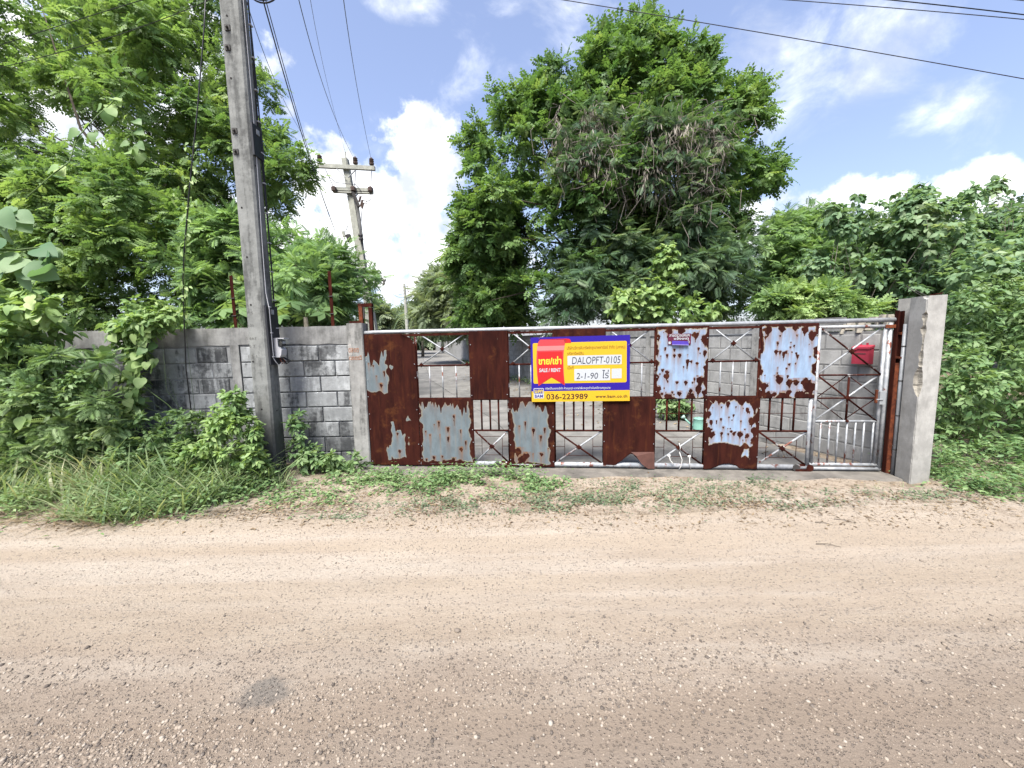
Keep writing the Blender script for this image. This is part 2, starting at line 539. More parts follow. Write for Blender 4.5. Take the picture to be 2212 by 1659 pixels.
# ================================================================== SETTING
# ------------------------------------------------------------------ ground, road, verge
def dirt_mat(name, verge):
    m, t = mat(name)
    p = pos(t)
    big = t.noise(t.scale(p, (0.35, 1.6, 1)), 1.0, 6, 0.6)
    mid = t.noise(t.scale(p, (1.2, 5.0, 1)), 1.0, 6, 0.65)
    fine = t.noise(p, 75, 8, 0.8)
    grit = t.n('ShaderNodeTexVoronoi', {'Vector': p, 'Scale': 70.0, 'Randomness': 1.0})
    gsep = t.n('ShaderNodeSeparateColor', {0: grit.outputs['Color']})
    near = t.n('ShaderNodeSeparateXYZ', {0: p}).outputs[1]
    c = t.mix(t.step(big, 0.34, 0.66), (0.345, 0.285, 0.222), (0.395, 0.335, 0.268))
    c = t.mix(t.m('MULTIPLY', t.step(mid, 0.45, 0.7), 0.55), c, (0.42, 0.37, 0.31))
    band = t.noise(t.scale(p, (0.10, 3.2, 1)), 1.0, 5, 0.55)
    c = t.mix(t.m('MULTIPLY', t.step(band, 0.42, 0.62), 0.5), c, (0.345, 0.285, 0.215))
    c = t.mix(t.m('MULTIPLY', t.step(band, 0.52, 0.36), 0.4), c, (0.44, 0.395, 0.335))
    c = t.mix(t.m('MULTIPLY', t.step(fine, 0.50, 0.70), 0.6), c, (0.215, 0.165, 0.125))
    # grit: flecks of darker and paler stone trodden in, more of it in the loose gravel strip close by
    dens = t.m('ADD', t.step(t.m('ADD', near, t.m('MULTIPLY', t.m('SUBTRACT', big, 0.5), 2.2)), 2.3, 1.3, 0.26, 0.62), t.step(mid, 0.6, 0.75, 0, 0.15))
    sel = t.m('LESS_THAN', gsep.outputs[0], dens)
    gm = t.m('MULTIPLY', sel, t.step(grit.outputs['Distance'], 0.42, 0.25))
    gc = t.mix(gsep.outputs[1], (0.13, 0.115, 0.105), (0.47, 0.42, 0.37))
    c = t.mix(t.m('MULTIPLY', gm, 0.75), c, gc)
    # earthy tint where the gravel strip begins
    brown = t.step(t.m('ADD', near, t.m('MULTIPLY', t.m('SUBTRACT', mid, 0.5), 1.0)), 2.25, 1.35, 0, 0.8)
    c = t.mix(brown, c, (0.235, 0.186, 0.145))
    if verge:
        lit = t.noise(p, 9, 7, 0.7)
        c = t.mix(t.m('MULTIPLY', t.step(lit, 0.46, 0.62), 0.6), c, (0.17, 0.125, 0.085))
        c = t.mix(t.m('MULTIPLY', t.step(t.noise(p, 2.2, 5), 0.5, 0.62), 0.5), c, (0.15, 0.12, 0.082))
    h = t.m('ADD', t.m('MULTIPLY', fine, 0.5), t.m('MULTIPLY', t.m('MULTIPLY', gm, grit.outputs['Distance']), -1.2))
    h = t.m('ADD', h, t.m('MULTIPLY', mid, 0.8))
    spot = t.n('ShaderNodeVectorMath', {0: p, 1: (-1.176, 1.627, 0.0)}, operation='SUBTRACT').outputs[0]
    sd_ = t.n('ShaderNodeVectorMath', {0: t.scale(spot, (8.5, 12.5, 0.0))}, operation='LENGTH').outputs['Value']
    sk = t.step(t.m('ADD', sd_, t.m('MULTIPLY', t.m('SUBTRACT', t.noise(p, 11, 7, 0.75), 0.5), 2.6)), 1.25, 0.55)
    c = t.mix(t.m('MULTIPLY', sk, 0.7), c, t.mix(t.step(fine, 0.4, 0.65), (0.10, 0.095, 0.088), (0.20, 0.185, 0.165)))
    c = t.n('ShaderNodeVectorMath', {0: c, 1: (1.09, 1.10, 1.12)}, operation='MULTIPLY').outputs[0]
    finish(t, c, 0.95, 0, h, 1.0, 0.022, 0.12)
    return m


M['road'] = dirt_mat('dirt_road', False)
M['verge'] = dirt_mat('verge_dirt', True)
M['earth'] = plain('earth', (0.15, 0.12, 0.085), 0.95, 0, 0.1, 0.4, 0.7)


def edge_y(x):
    return 3.45 + 0.16 * fbm(x * 0.7, x * 0 + 3.3, 5, 4)


def gh(x, y):
    """height of the road and the verge"""
    h = 0.012 * fbm(x * 0.8, y * 3.0, 2, 4) + 0.006 * fbm(x * 4, y * 7, 8, 3)
    h = h - 0.012 * np.exp(-((y - 2.75 - 0.08 * np.sin(x * 0.5)) / 0.28) ** 2) + 0.015 * np.exp(-((y - 1.9) / 0.35) ** 2)
    bank = np.clip((y - 3.6) / 0.9, 0, 1) * np.clip((-2.4 - x) / 0.8, 0, 1)
    rest = np.clip((y - 3.5) / 0.7, 0, 1)
    return h * (1 - 0.6 * rest) + 0.10 * bank - 0.004


def sheet_grid(name, xs, tvals, y_of, m, **kw):
    X, T = np.meshgrid(xs, tvals)
    Y = y_of(X, T)
    Z = gh(X, Y)
    V = np.stack([X, Y, Z], -1).reshape(-1, 3)
    ny, nx = X.shape
    i = np.arange(ny * nx).reshape(ny, nx)
    Fq = np.stack([i[:-1, :-1], i[:-1, 1:], i[1:, 1:], i[1:, :-1]], -1).reshape(-1, 4)
    return np_obj(name, V, Fq, m, smooth=True, **kw)


MB().add([(-900, -900, -0.06), (900, -900, -0.06), (900, 1500, -0.06), (-900, 1500, -0.06)], [(0, 1, 2, 3)]).build('ground', M['earth'], kind='structure')
xs = np.concatenate([np.linspace(-60, -9, 40), np.arange(-8.9, 8.95, 0.06), np.linspace(9, 60, 40)])
sheet_grid('dirt_road', xs, np.concatenate([np.linspace(0, 0.55, 14), np.linspace(0.56, 1, 60)]), lambda X, T: -4.5 + T * (edge_y(X) + 4.5), M['road'], kind='structure')
sheet_grid('verge', xs, np.linspace(0, 1, 40), lambda X, T: edge_y(X) + T * (5.6 - edge_y(X)), M['verge'], kind='structure')

# gate line
GL = np.array([-1.852, 4.923, 0.0])
GA = R(-5.8765)
GU = np.array([math.cos(GA), math.sin(GA), 0])
GN = np.array([-math.sin(GA), math.cos(GA), 0])     # towards the drive


def gp(s, n, z=0.0):
    return GL + GU * s + GN * n + np.array([0, 0, z])


# inner wall line along the drive
WP = [np.array(p) for p in ((4.397, 4.518), (-0.186, 17.30), (-3.30, 30.2), (-23.7, 115.0))]

# driveway of cast slabs, running back beside the inner wall
drv = empty('driveway', gp(3, 1))
tag(drv, kind='structure')
LW = 7.0
wd = [(WP[i + 1] - WP[i]) / np.linalg.norm(WP[i + 1] - WP[i]) for i in range(3)]
lens = [np.linalg.norm(WP[i + 1] - WP[i]) for i in range(3)]


def wpt(d, off=0.0):
    """point d metres along the inner wall, off metres towards the drive"""
    for i in range(3):
        if d <= lens[i] or i == 2:
            q = WP[i] + wd[i] * d
            return q + np.array([-wd[i][1], wd[i][0]]) * off
        d -= lens[i]


rng = random.Random(3)
first = True
d0 = 0.0
nsl = 0
edges = [0, 4.6, 9.3, 14.0, 18.6, 23.5, 29, 35, 42, 50, 60, 74, 92]
for i in range(len(edges) - 1):
    a, b = edges[i], edges[i + 1] - 0.015
    for (o0, o1) in ((0.02, 3.4), (3.415, LW)):
        if i == 0:
            f0 = o0 / LW
            f1 = o1 / LW
            q0 = gp(6.15 - f0 * 8.0, -0.16)[:2]
            q1 = gp(6.15 - f1 * 8.0, -0.16)[:2]
        else:
            q0, q1 = wpt(a, o0), wpt(a, o1)
        q2, q3 = wpt(b, o1), wpt(b, o0)
        z = 0.012 + rng.uniform(-0.004, 0.004)
        vs = [(*q, z) for q in (q0, q1, q2, q3)] + [(*q, -0.08) for q in (q0, q1, q2, q3)]
        MB().add(vs, [(3, 2, 1, 0), (0, 1, 5, 4), (1, 2, 6, 5), (2, 3, 7, 6), (3, 0, 4, 7)]).build('concrete_slab', M['slab'], drv, True)
# concrete strip the gate rolls on
tr = MB()
vs = []
for s in np.linspace(-0.6, 6.15, 40):
    vs.append((s, -0.24 - 0.04 * math.sin(s * 3.1) - 0.03 * math.sin(s * 7.7)))
base = MB()
n_ = len(vs)
pts = [gp(s, n, 0.018) for s, n in vs] + [gp(s, 0.10, 0.018) for s, n in vs] + [gp(s, n - 0.03, -0.05) for s, n in vs]
base.add(pts, [(i, i + 1, n_ + i + 1, n_ + i) for i in range(n_ - 1)] + [(2 * n_ + i, 2 * n_ + i + 1, i + 1, i) for i in range(n_ - 1)])
sill = base.build('gate_sill', M['apron'], kind='structure')

# ------------------------------------------------------------------ block walls
def block_mesh(L, H, D, seed):
    r = random.Random(seed)
    j = lambda a: r.uniform(-a, a)
    hx, hy, hz, b = L / 2, D / 2, H / 2, 0.007
    vs, fs = [], []
    for sy in (-1, 1):
        for (ix, iz) in ((-1, -1), (1, -1), (1, 1), (-1, 1)):
            vs.append((ix * (hx - b) + j(0.004), sy * hy + j(0.0015), iz * (hz - b) + j(0.003)))
        for (ix, iz) in ((-1, -1), (1, -1), (1, 1), (-1, 1)):
            vs.append((ix * hx + j(0.002), sy * (hy - b), iz * hz + j(0.002)))
    for o, sg in ((0, 1), (8, -1)):
        q = [(0, 1, 2, 3)] + [(4 + i, 4 + (i + 1) % 4, (i + 1) % 4, i) for i in range(4)]
        fs += [tuple(k + o for k in (f if sg > 0 else f[::-1])) for f in q]
    fs += [(5, 4, 12, 13), (6, 5, 13, 14), (7, 6, 14, 15), (4, 7, 15, 12)]
    return vs, fs


BL, BH, BD = 0.385, 0.186, 0.10
block_sets = {}


def blocks_for(m):
    if m not in block_sets:
        full = []
        for k in range(5):
            vs, fs = block_mesh(BL, BH, BD, 100 + k)
            full.append(MB().add(vs, fs).mesh('block', M[m]))
        vs, fs = block_mesh(BL / 2 - 0.006, BH, BD, 77)
        half = [MB().add(vs, fs).mesh('half_block', M[m])]
        block_sets[m] = (full, half)
    return block_sets[m]


def wall_bay(root, A, B, m, rng, budget, joined, top=1.63, z0=0.0):
    """courses of blocks between two columns; root local = world. budget: list with the number of single blocks still allowed"""
    A, B = np.array(A[:2]), np.array(B[:2])
    L = np.linalg.norm(B - A)
    u = (B - A) / L
    ang = math.atan2(u[1], u[0])
    full, half = blocks_for(m)
    z, c = z0 + 0.012, 0
    while z + BH <= top + 0.02:
        x = 0.012 - (0.2 if c % 2 else 0.0)
        while x < L - 0.03:
            a, b = max(x, 0.012), min(x + BL, L - 0.012)
            if b - a > 0.05:
                q = A + u * (a + b) / 2
                me = full[rng.randrange(5)] if b - a > 0.3 else half[0]
                ln = BL if b - a > 0.3 else BL / 2 - 0.006
                if budget[0] > 0:
                    budget[0] -= 1
                    o = bpy.data.objects.new('block', me)
                    COL.objects.link(o)
                    o.parent = root
                    o.matrix_parent_inverse = root.matrix_basis.inverted()
                    o.location = (q[0], q[1], z + BH / 2)
                    o.rotation_euler = (0, 0, ang + (math.pi if rng.random() < 0.5 else 0))
                    o.scale = ((b - a) / ln, 1 + rng.uniform(-0.04, 0.05), 1)
                else:
                    vs, fs = block_mesh(b - a, BH, BD, c * 7 + 1)
                    co, si = math.cos(ang), math.sin(ang)
                    joined.add([(q[0] + v[0] * co - v[1] * si, q[1] + v[0] * si + v[1] * co, z + BH / 2 + v[2]) for v in vs], fs)
            x += BL + 0.015
        z += BH + 0.014
        c += 1


def slab_between(mb, A, B, t, z0, z1):
    A, B = np.array(A[:2], float), np.array(B[:2], float)
    u = (B - A) / np.linalg.norm(B - A)
    n = np.array([-u[1], u[0]]) * t / 2
    q = [A - n, B - n, B + n, A + n]
    mb.add([(*p, z0) for p in q] + [(*p, z1) for p in q], [(3, 2, 1, 0), (4, 5, 6, 7), (0, 1, 5, 4), (1, 2, 6, 5), (2, 3, 7, 6), (3, 0, 4, 7)])


# left boundary wall
rng = random.Random(11)
LA, LB = np.array((-9.6, 4.96)), np.array((-2.075, 5.02))
lwall = empty('block_wall', (*LB, 0), 0, 'grey mould-stained block wall behind the utility pole, left of the gate', 'wall')
mb = MB()
slab_between(mb, LA, LB, 0.097, -0.05, 1.70)
mb.build('mortar_core', M['mortar'], lwall, True)
mb = MB()
xs_ = np.linspace(0, 1, 60)
ulw = (LB - LA)
for sgn in (1,):
    pa, pb, pc, pd = [], [], [], []
    for k in xs_:
        q = LA + ulw * k
        zt = 1.845 + 0.006 * float(vnoise(np.array(k * 40.), np.array(0.5), 3))
        zb = 1.625 + 0.018 * float(vnoise(np.array(k * 55.), np.array(1.5), 4))
        pa.append((q[0], q[1] - 0.062, zb))
        pb.append((q[0], q[1] - 0.060, zt))
        pc.append((q[0], q[1] + 0.060, zt))
        pd.append((q[0], q[1] + 0.060, zb))
    n_ = len(pa)
    fs = []
    for i in range(n_ - 1):
        for a, b in ((0, 1), (1, 2), (2, 3), (3, 0)):
            fs.append((a * n_ + i, a * n_ + i + 1, b * n_ + i + 1, b * n_ + i))
    mb.add(pa + pb + pc + pd, fs)
mb.build('cap_beam', M['beam'], lwall, True)
lcols = [-9.0, -6.3, -3.53]
prev = -9.6
bud, jn = [280], MB()
for cx in lcols + [-2.075]:
    if cx > -7:
        wall_bay(lwall, (prev, 4.99 + 0), (cx - (0.055 if cx < -2.1 else 0), 5.0), 'block', rng, bud, jn)
    if cx < -2.1:
        MB().box((cx, 4.995, 0.8), (0.11, 0.125, 1.66)).build('column', M['beam'], lwall, True)
    prev = cx + 0.055
for cx in (-8.95,):
    pass

# inner wall along the drive
rwall = empty('block_wall', (*WP[0], 0), 0, 'long pale block wall running back along the concrete drive', 'wall')
bud, jn = [300], MB()
core, beam = MB(), MB()
cols = [1.65 + 2.52 * k for k in range(-1, 12)]
cols[0] = 0.0
farcols = [1.65 + 2.52 * k for k in range(12, 34)]
OFF = -0.06
for i in range(len(cols) - 1):
    A, B = wpt(cols[i], OFF), wpt(cols[i + 1], OFF)
    u = (B - A) / np.linalg.norm(B - A)
    wall_bay(rwall, A + u * 0.06, B - u * 0.06, 'block_in', rng, bud, jn, 1.60)
    slab_between(core, A, B, 0.092, -0.05, 1.64)
for i in range(len(cols) - 1):
    q = wpt(cols[i + 1], OFF)
    u = wd[0] if cols[i + 1] < lens[0] else wd[1]
    MB().box((*q, 0.80), (0.12, 0.135, 1.70), math.atan2(u[1], u[0])).build('column', M['pillar'], rwall, True)
jn.build('block_courses', M['block_in'], rwall, True, kind='stuff')
core.build('mortar_core', M['mortar_in'], rwall, True)
fa = wpt(cols[-1], OFF)
far = MB()
fl = [WP[2], WP[2] + wd[2] * 45, WP[3] - wd[2] * 0]
slab_between(far, fa, fl[0], 0.10, -0.05, 1.80)
slab_between(far, fl[0], fl[2], 0.10, -0.05, 1.80)
far.build('far_stretch', M['block_in'], rwall, True)
for dcol in farcols:
    q = wpt(dcol, OFF + 0.005)
    u = wd[1] if dcol < lens[0] + lens[1] else wd[2]
    MB().box((*q, 0.90), (0.12, 0.16, 1.82), math.atan2(u[1], u[0])).build('column', M['pillar'], rwall, True)
for i in range(len(cols) - 1):
    A, B = wpt(cols[i] + (0.5 if i == 0 else 0), OFF), wpt(cols[i + 1] - 0.004, OFF)
    slab_between(beam, A, B, 0.13, 1.645 + (0.002 if i % 2 else 0), 1.822 + (0.002 if i % 2 else 0))
beam.build('cap_beam', M['beam'], rwall, True)
# broken top end of the inner wall beside the pillar
rb = MB()
rr = random.Random(5)
q = wpt(0.22, OFF)
for k in range(9):
    a = wpt(0.02 + 0.055 * k, OFF + rr.uniform(-0.03, 0.03))
    rb.box((a[0], a[1], 1.66 + rr.uniform(0, 0.14)), (rr.uniform(0.05, 0.11), rr.uniform(0.06, 0.12), rr.uniform(0.06, 0.14)), rr.uniform(0, 3), taper=rr.uniform(0.5, 0.9))
rb.build('broken_cap', M['broken'], rwall, True)

# ------------------------------------------------------------------ gate pillars
pl = empty('gate_pillar', (-1.96, 4.97, 0), R(-3), 'stained concrete pillar with faint orange scrawl at the left end of the gate', 'pillar')
MB().box((0, 0, 0.92), (0.205, 0.19, 1.90), ch=0.012).build('shaft', M['pillar'], pl)
M['scrawl'] = plain('orange_scrawl', (0.32, 0.17, 0.11), 0.9, var=0.3, sc=60)
M['whitewash'] = plain('whitewash_smear', (0.40, 0.385, 0.365), 0.9, var=0.2, sc=30)


def text_mesh(body, size, m, name='lettering', offset=0.0, shear=0.0, align='LEFT', spacing=1.0):
    cu = bpy.data.curves.new('txt', 'FONT')
    cu.body = body
    cu.size = size
    cu.offset = offset
    cu.shear = shear
    cu.align_x = align
    cu.space_character = spacing
    cu.resolution_u = 3
    o = bpy.data.objects.new('txt', cu)
    COL.objects.link(o)
    dg = bpy.context.evaluated_depsgraph_get()
    me = bpy.data.meshes.new_from_object(o.evaluated_get(dg))
    bpy.data.objects.remove(o)
    me.name = name
    me.materials.clear()
    me.materials.append(m)
    return me


def put_text(body, size, m, parent, x, y, z, width=None, height=None, rx=math.pi / 2, rz=0.0, name='lettering', thick=0.0006, **kw):
    """flat lettering standing upright; x,z = lower left corner; scaled to width/height if given"""
    me = text_mesh(body, size, m, name, **kw)
    co = np.empty(len(me.vertices) * 3, dtype=np.float32)
    me.vertices.foreach_get('co', co)
    co = co.reshape(-1, 3)
    lo, hi = co.min(0), co.max(0)
    sx = width / (hi[0] - lo[0]) if width else 1.0
    sz = height / (hi[1] - lo[1]) if height else (sx if width else 1.0)
    if not width and height:
        sx = sz
    co[:, 0] = (co[:, 0] - lo[0]) * sx
    co[:, 1] = (co[:, 1] - lo[1]) * sz
    me.vertices.foreach_set('co', co.ravel())
    me.update()
    o = bpy.data.objects.new(name, me)
    COL.objects.link(o)
    o.parent = parent
    o.location = (x, y, z)
    o.rotation_euler = (rx, 0, rz)
    return o


def flat(parent, name, poly, y, m):
    """flat print: polygon in x,z at depth y facing -y"""
    return MB().add([(p[0], y, p[1]) for p in poly], [tuple(range(len(poly)))]).build(name, m, parent)


def rrect(x0, x1, z0, z1, r, n=5):
    pts = []
    for cx, cz, a0 in ((x1 - r, z0 + r, -90), (x1 - r, z1 - r, 0), (x0 + r, z1 - r, 90), (x0 + r, z0 + r, 180)):
        for k in range(n + 1):
            a = R(a0 + 90 * k / n)
            pts.append((cx + r * math.cos(a), cz + r * math.sin(a)))
    return pts


rr = random.Random(9)


def smear(x0, x1, z0, z1, y=-0.0965):
    pts = [(x0 + (x1 - x0) * (0.5 + 0.5 * math.cos(a)) + rr.uniform(-0.008, 0.008), z0 + (z1 - z0) * (0.5 + 0.5 * math.sin(a)) + rr.uniform(-0.006, 0.006)) for a in np.linspace(0, 2 * math.pi, 15)[:-1]]
    return flat(pl, 'paint_smear', pts, y, M['whitewash'])


smear(-0.093, -0.04, 1.45, 1.62)
smear(-0.092, -0.05, 1.40, 1.47)
put_text('ตลถต', 0.1, M['scrawl'], pl, -0.088, -0.0985, 1.505, width=0.13, height=0.055, name='scrawl', offset=0.002)
put_text('ดตตรวิ', 0.1, M['scrawl'], pl, -0.088, -0.0985, 1.41, width=0.165, height=0.055, name='scrawl', offset=0.002)
put_text('ร้อย', 0.1, M['scrawl'], pl, 0.1045, -0.075, 1.42, width=0.10, height=0.06, rz=math.pi / 2, name='scrawl', offset=0.001)

# right pillar in front of the gate, spalled along its corner
a0, a1, a2 = np.array((4.275, 4.172)), np.array((4.232, 3.962)), np.array((4.489, 4.012))
a3 = a0 + (a2 - a1)
pr = empty('gate_pillar', (4.36, 4.08, 0), 0, 'pale concrete pillar with a spalled corner at the right end of the gate', 'pillar')
zs = np.linspace(-0.05, 1.975, 110)
rr = random.Random(21)
ring = []
for z in zs:
    jag = float(fbm(np.array(z * 16.), np.array(0.3), 3, 4))
    jag2 = float(fbm(np.array(z * 30.), np.array(4.3), 9, 3))
    chip = 0.010 + 0.004 * jag2
    if 0.93 < z < 1.26:
        chip += 0.062 * math.sin((z - 0.93) / 0.33 * math.pi) ** 0.7 * (0.75 + 0.5 * jag)
    elif 1.24 <= z < 1.80:
        chip += max(0.0, 0.016 + 0.030 * jag)
    if z > 1.94:
        chip += 0.03
    u1 = (a0 - a1) / np.linalg.norm(a0 - a1)
    u2 = (a2 - a1) / np.linalg.norm(a2 - a1)
    dent = a1 + (u1 * 1.0 + u2 * 0.5) * chip * (0.72 + 0.25 * jag2)
    ring.append([a0, a1 + u1 * chip * (1.25 + 0.35 * jag2), dent, a1 + u2 * chip * (0.5 + 0.25 * jag), a2, a3])
vs, fs = [], []
for z, rg in zip(zs, ring):
    vs += [(*p, z + (0.012 if i in (4, 5) and z > 1.9 else 0)) for i, p in enumerate(rg)]
for i in range(len(zs) - 1):
    for k in range(6):
        fs.append((i * 6 + k, i * 6 + (k + 1) % 6, (i + 1) * 6 + (k + 1) % 6, (i + 1) * 6 + k))
fs.append(tuple(range((len(zs) - 1) * 6, len(zs) * 6)))
sh = MB().add(vs, fs).build('shaft', M['pillar_clean'], pr, True)
sh.data.materials.append(M['broken'])
for i, poly in enumerate(sh.data.polygons):
    if i < (len(zs) - 1) * 6 and i % 6 in (1, 2) and zs[i // 6] > 0.92 and zs[i // 6] < 1.82:
        poly.material_index = 1
MB().tube([(4.30, 4.05, 1.96), (4.16, 4.10, 2.07)], 0.004, 5).build('rebar', M['dark_iron'], pr, True)
MB().tube([(4.36, 4.05, 1.96), (4.20, 4.16, 2.10)], 0.004, 5).build('rebar', M['dark_iron'], pr, True)
MB().tube([(4.32, 4.03, 1.985), (4.47, 4.04, 2.005)], 0.005, 5).build('rebar', M['rust'], pr, True)
prb = empty('rear_pillar', (4.46, 4.32, 0), 0, 'thin pale concrete post behind the spalled gate pillar', 'pillar')
MB().box((4.475, 4.335, 0.97), (0.24, 0.14, 2.02), R(10), ch=0.012).build('shaft', M['pillar_clean'], prb, True)

# ================================================================== SLIDING GATE (local: x along, y inward, z up)
gate = empty('sliding_gate', GL, GA, 'rusty sheet and bar sliding gate with a patchwork of steel panels', 'gate')


def gtube(name, pts, r, m='rust_tube', parent=None, n=8, **kw):
    return MB().tube(pts, r, n).build(name, M[m], parent or gate, smooth=True, **kw)


gtube('top_rail', [(-0.03, 0, 1.745), (0.12, 0, 1.752), (3, 0, 1.748), (6.13, 0, 1.752)], 0.024, 'galv', n=12)
MB().box((2.67, 0.0, 1.707), (5.36, 0.03, 0.028)).build('top_strip', M['rust'], gate)
gtube('bottom_rail', [(-0.03, 0, 0.062), (5.33, 0, 0.062)], 0.030, 'galv_rust', n=12)
MB().box((2.66, 0.0, 0.896), (5.34, 0.022, 0.034)).build('middle_rail', M['rust'], gate)
CX = [0.655, 1.350, 1.815, 2.380, 2.980, 3.575, 4.157, 4.740, 5.325]
for i, s in enumerate(CX):
    gtube('upright', [(s, 0.004, 0.05), (s, 0.004, 1.74)], 0.017 if i < 8 else 0.021, 'rust_tube' if i < 8 else 'galv_rust')


def rosette(parent, s, z, y=-0.006, r=0.034):
    mb = MB()
    pts = []
    for k in range(16):
        a = 2 * math.pi * k / 16
        q = r * (1.0 if k % 4 == 0 else 0.72 if k % 4 == 2 else 0.62)
        pts.append((s + q * math.cos(a), z + q * math.sin(a)))
    mb.prism(pts, y - 0.010, y + 0.010)
    mb.prism([(s + 0.013 * math.cos(2 * math.pi * k / 8), z + 0.013 * math.sin(2 * math.pi * k / 8)) for k in range(8)], y - 0.018, y - 0.009)
    return mb.build('rosette', M['rust'], parent)


for (s0, s1, bars) in ((0.655, 1.350, (0.821, 0.987, 1.161)), (1.815, 2.380, (1.954, 2.10, 2.24)), (2.980, 3.575, (3.12, 3.275, 3.42)), (4.157, 4.740, (4.313, 4.45, 4.593))):
    zb, zt = 1.319, 1.735
    gtube('crossbar', [(s0, 0, zb), (s1, 0, zb)], 0.011, 'rust')
    gtube('brace', [(s0 + 0.03, -0.004, zt), (s1 - 0.04, -0.004, zb)], 0.0085, 'galv_few')
    gtube('brace', [(s0 + 0.04, 0.012, zb), (s1 - 0.03, 0.012, zt)], 0.0085, 'galv_few')
    rosette(gate, (s0 + s1) / 2 - 0.005, 1.527)
    rosette(gate, s0 + 0.065, zb + 0.012, r=0.03)
    rosette(gate, s1 - 0.045, zb + 0.012, r=0.03)
    for b in bars:
        gtube('bar', [(b, 0, 0.905), (b, 0, zb)], 0.0085, 'galv_rust')
for j, (s0, s1, bars) in enumerate(((1.365, 1.815, (1.47, 1.579, 1.686)), (2.380, 2.975, (2.50, 2.617, 2.735, 2.853)), (3.580, 4.157, (3.719, 3.86, 4.005)), (4.750, 5.325, (4.876, 5.013, 5.145)))):
    zb = 0.492
    gtube('crossbar', [(s0, 0, zb), (s1, 0, zb)], 0.012, 'rust')
    gtube('brace', [(s0 + 0.02, -0.004, zb - 0.01), (s1 - 0.02, -0.004, 0.085)], 0.011, 'rust_tube')
    gtube('brace', [(s0 + 0.02, 0.012, 0.085), (s1 - 0.02, 0.012, zb - 0.01)], 0.011, 'galv_rust')
    c = (s0 + s1) / 2
    rosette(gate, c, 0.284, r=0.036)
    for b in bars:
        gtube('bar', [(b, 0, zb), (b, 0, 0.885)], 0.0115, 'rust')
    hw = (s1 - s0) * 0.29
    for z in (0.41, 0.168):
        gtube('rod', [(c - hw, 0.02, z), (c + hw, 0.02, z)], 0.0035, 'rust', n=6)
    for x in (c - hw, c + hw):
        gtube('rod', [(x, 0.02, 0.168), (x, 0.02, 0.41)], 0.0035, 'rust', n=6)
    gtube('rod', [(s0, 0.02, 0.284), (c - hw, 0.02, 0.284)], 0.0035, 'rust', n=6)
    gtube('rod', [(c + hw, 0.02, 0.284), (s1, 0.02, 0.284)], 0.0035, 'rust', n=6)
    if j >= 2:
        gtube('rod', [(s0, 0.02, 0.70), (s1, 0.02, 0.70)], 0.0035, 'rust', n=6)

# sheets: paint field worked out per sheet, drips and spots included
rs = np.random.RandomState(4)


def sheet(s0, s1, z0, z1, m, patches=(), spots=(), zb=None, ztop=None, y=-0.030, seed=0, name='sheet', curl=0.0, dripf=26, drip=0.12):
    nx, nz = max(8, int((s1 - s0) / 0.008)), max(8, int((z1 - z0) / 0.0085))
    U, T = np.meshgrid(np.linspace(s0, s1, nx), np.linspace(0, 1, nz))
    lo = np.full_like(U, z0) if zb is None else zb(U)
    hi = np.full_like(U, z1) if ztop is None else ztop(U)
    lo = lo + 0.003 * vnoise(U * 40, U * 0 + 2, seed)
    Z = lo + T * (hi - lo)
    f = np.full(U.shape, -1.0)
    for (p0, p1, q0, q1, k) in patches:
        d1 = (vnoise(U * dripf, U * 0 + 1.5, seed + 1) * 0.6 + vnoise(U * dripf * 2.7, U * 0 + 4.5, seed + 2) * 0.4)
        top = q1 - drip * k * np.clip(0.35 + 1.1 * d1, 0, 1.2)
        bot = q0 + 0.05 * vnoise(U * 18, U * 0 + 7.5, seed + 3)
        wob = 0.03 * vnoise(Z * 16, U * 6, seed + 5)
        d = np.minimum(np.minimum(U - p0 + wob, p1 - U + wob), np.minimum(Z - bot, top - Z))
        f = np.maximum(f, np.clip(d / 0.045, -1, 1.2))
    f = f + (0.35 if m == 'sheet_grey' else 0.55) * np.where(f > -0.9, fbm(U * 16, Z * 9, seed + 9, 4), 0)
    for (cu, cz, r, tail) in spots:
        r = r * (0.72 if m == 'sheet_grey' else 0.85)
        du = (U - cu) / r
        dz = (Z - cz) / r
        dz = np.where(dz < 0, dz / (1 + tail), dz)
        wid = np.where(Z < cz, np.clip(1 - (cz - Z) / (r * (1 + tail)), 0.25, 1), 1)
        d = np.sqrt((du / wid) ** 2 + dz ** 2) + 0.55 * fbm(U * 45 + cu, Z * 28, seed + 44, 2)
        f = np.where(d < 1.0, np.minimum(f, (d - 1.0) * 1.6), f)
    stn = np.zeros_like(U)
    for (cu, cz, r, tail) in spots:
        dn = cz - Z
        stn = np.maximum(stn, np.exp(-((U - cu) / (r * 0.9 + 0.003)) ** 2) * np.where(dn > -r, np.exp(-np.maximum(dn, 0) / (0.05 + 2.5 * r)), 0))
    stn = np.maximum(stn, np.exp(-np.maximum(hi - Z, 0) / 0.09) * 0.8)
    Y = np.full_like(U, y) + 0.004 * fbm(U * 3, Z * 3, seed + 30, 2)
    if curl:
        k = np.clip((Z - (z1 - 0.10)) / 0.10, 0, 1) * np.clip((U - s0 - 0.35) / 0.2, 0, 1)
        Y = Y - curl * k ** 2
    V = np.stack([U, Y, Z], -1).reshape(-1, 3)
    i = np.arange(nx * nz).reshape(nz, nx)
    Fq = np.stack([i[:-1, :-1], i[:-1, 1:], i[1:, 1:], i[1:, :-1]], -1).reshape(-1, 4)
    o = np_obj(name, V, Fq, M[m], gate, attrs={'paint': f.ravel(), 'stain': stn.ravel()}, smooth=True)
    md = o.modifiers.new('thickness', 'SOLIDIFY')
    md.thickness = 0.0025
    return o


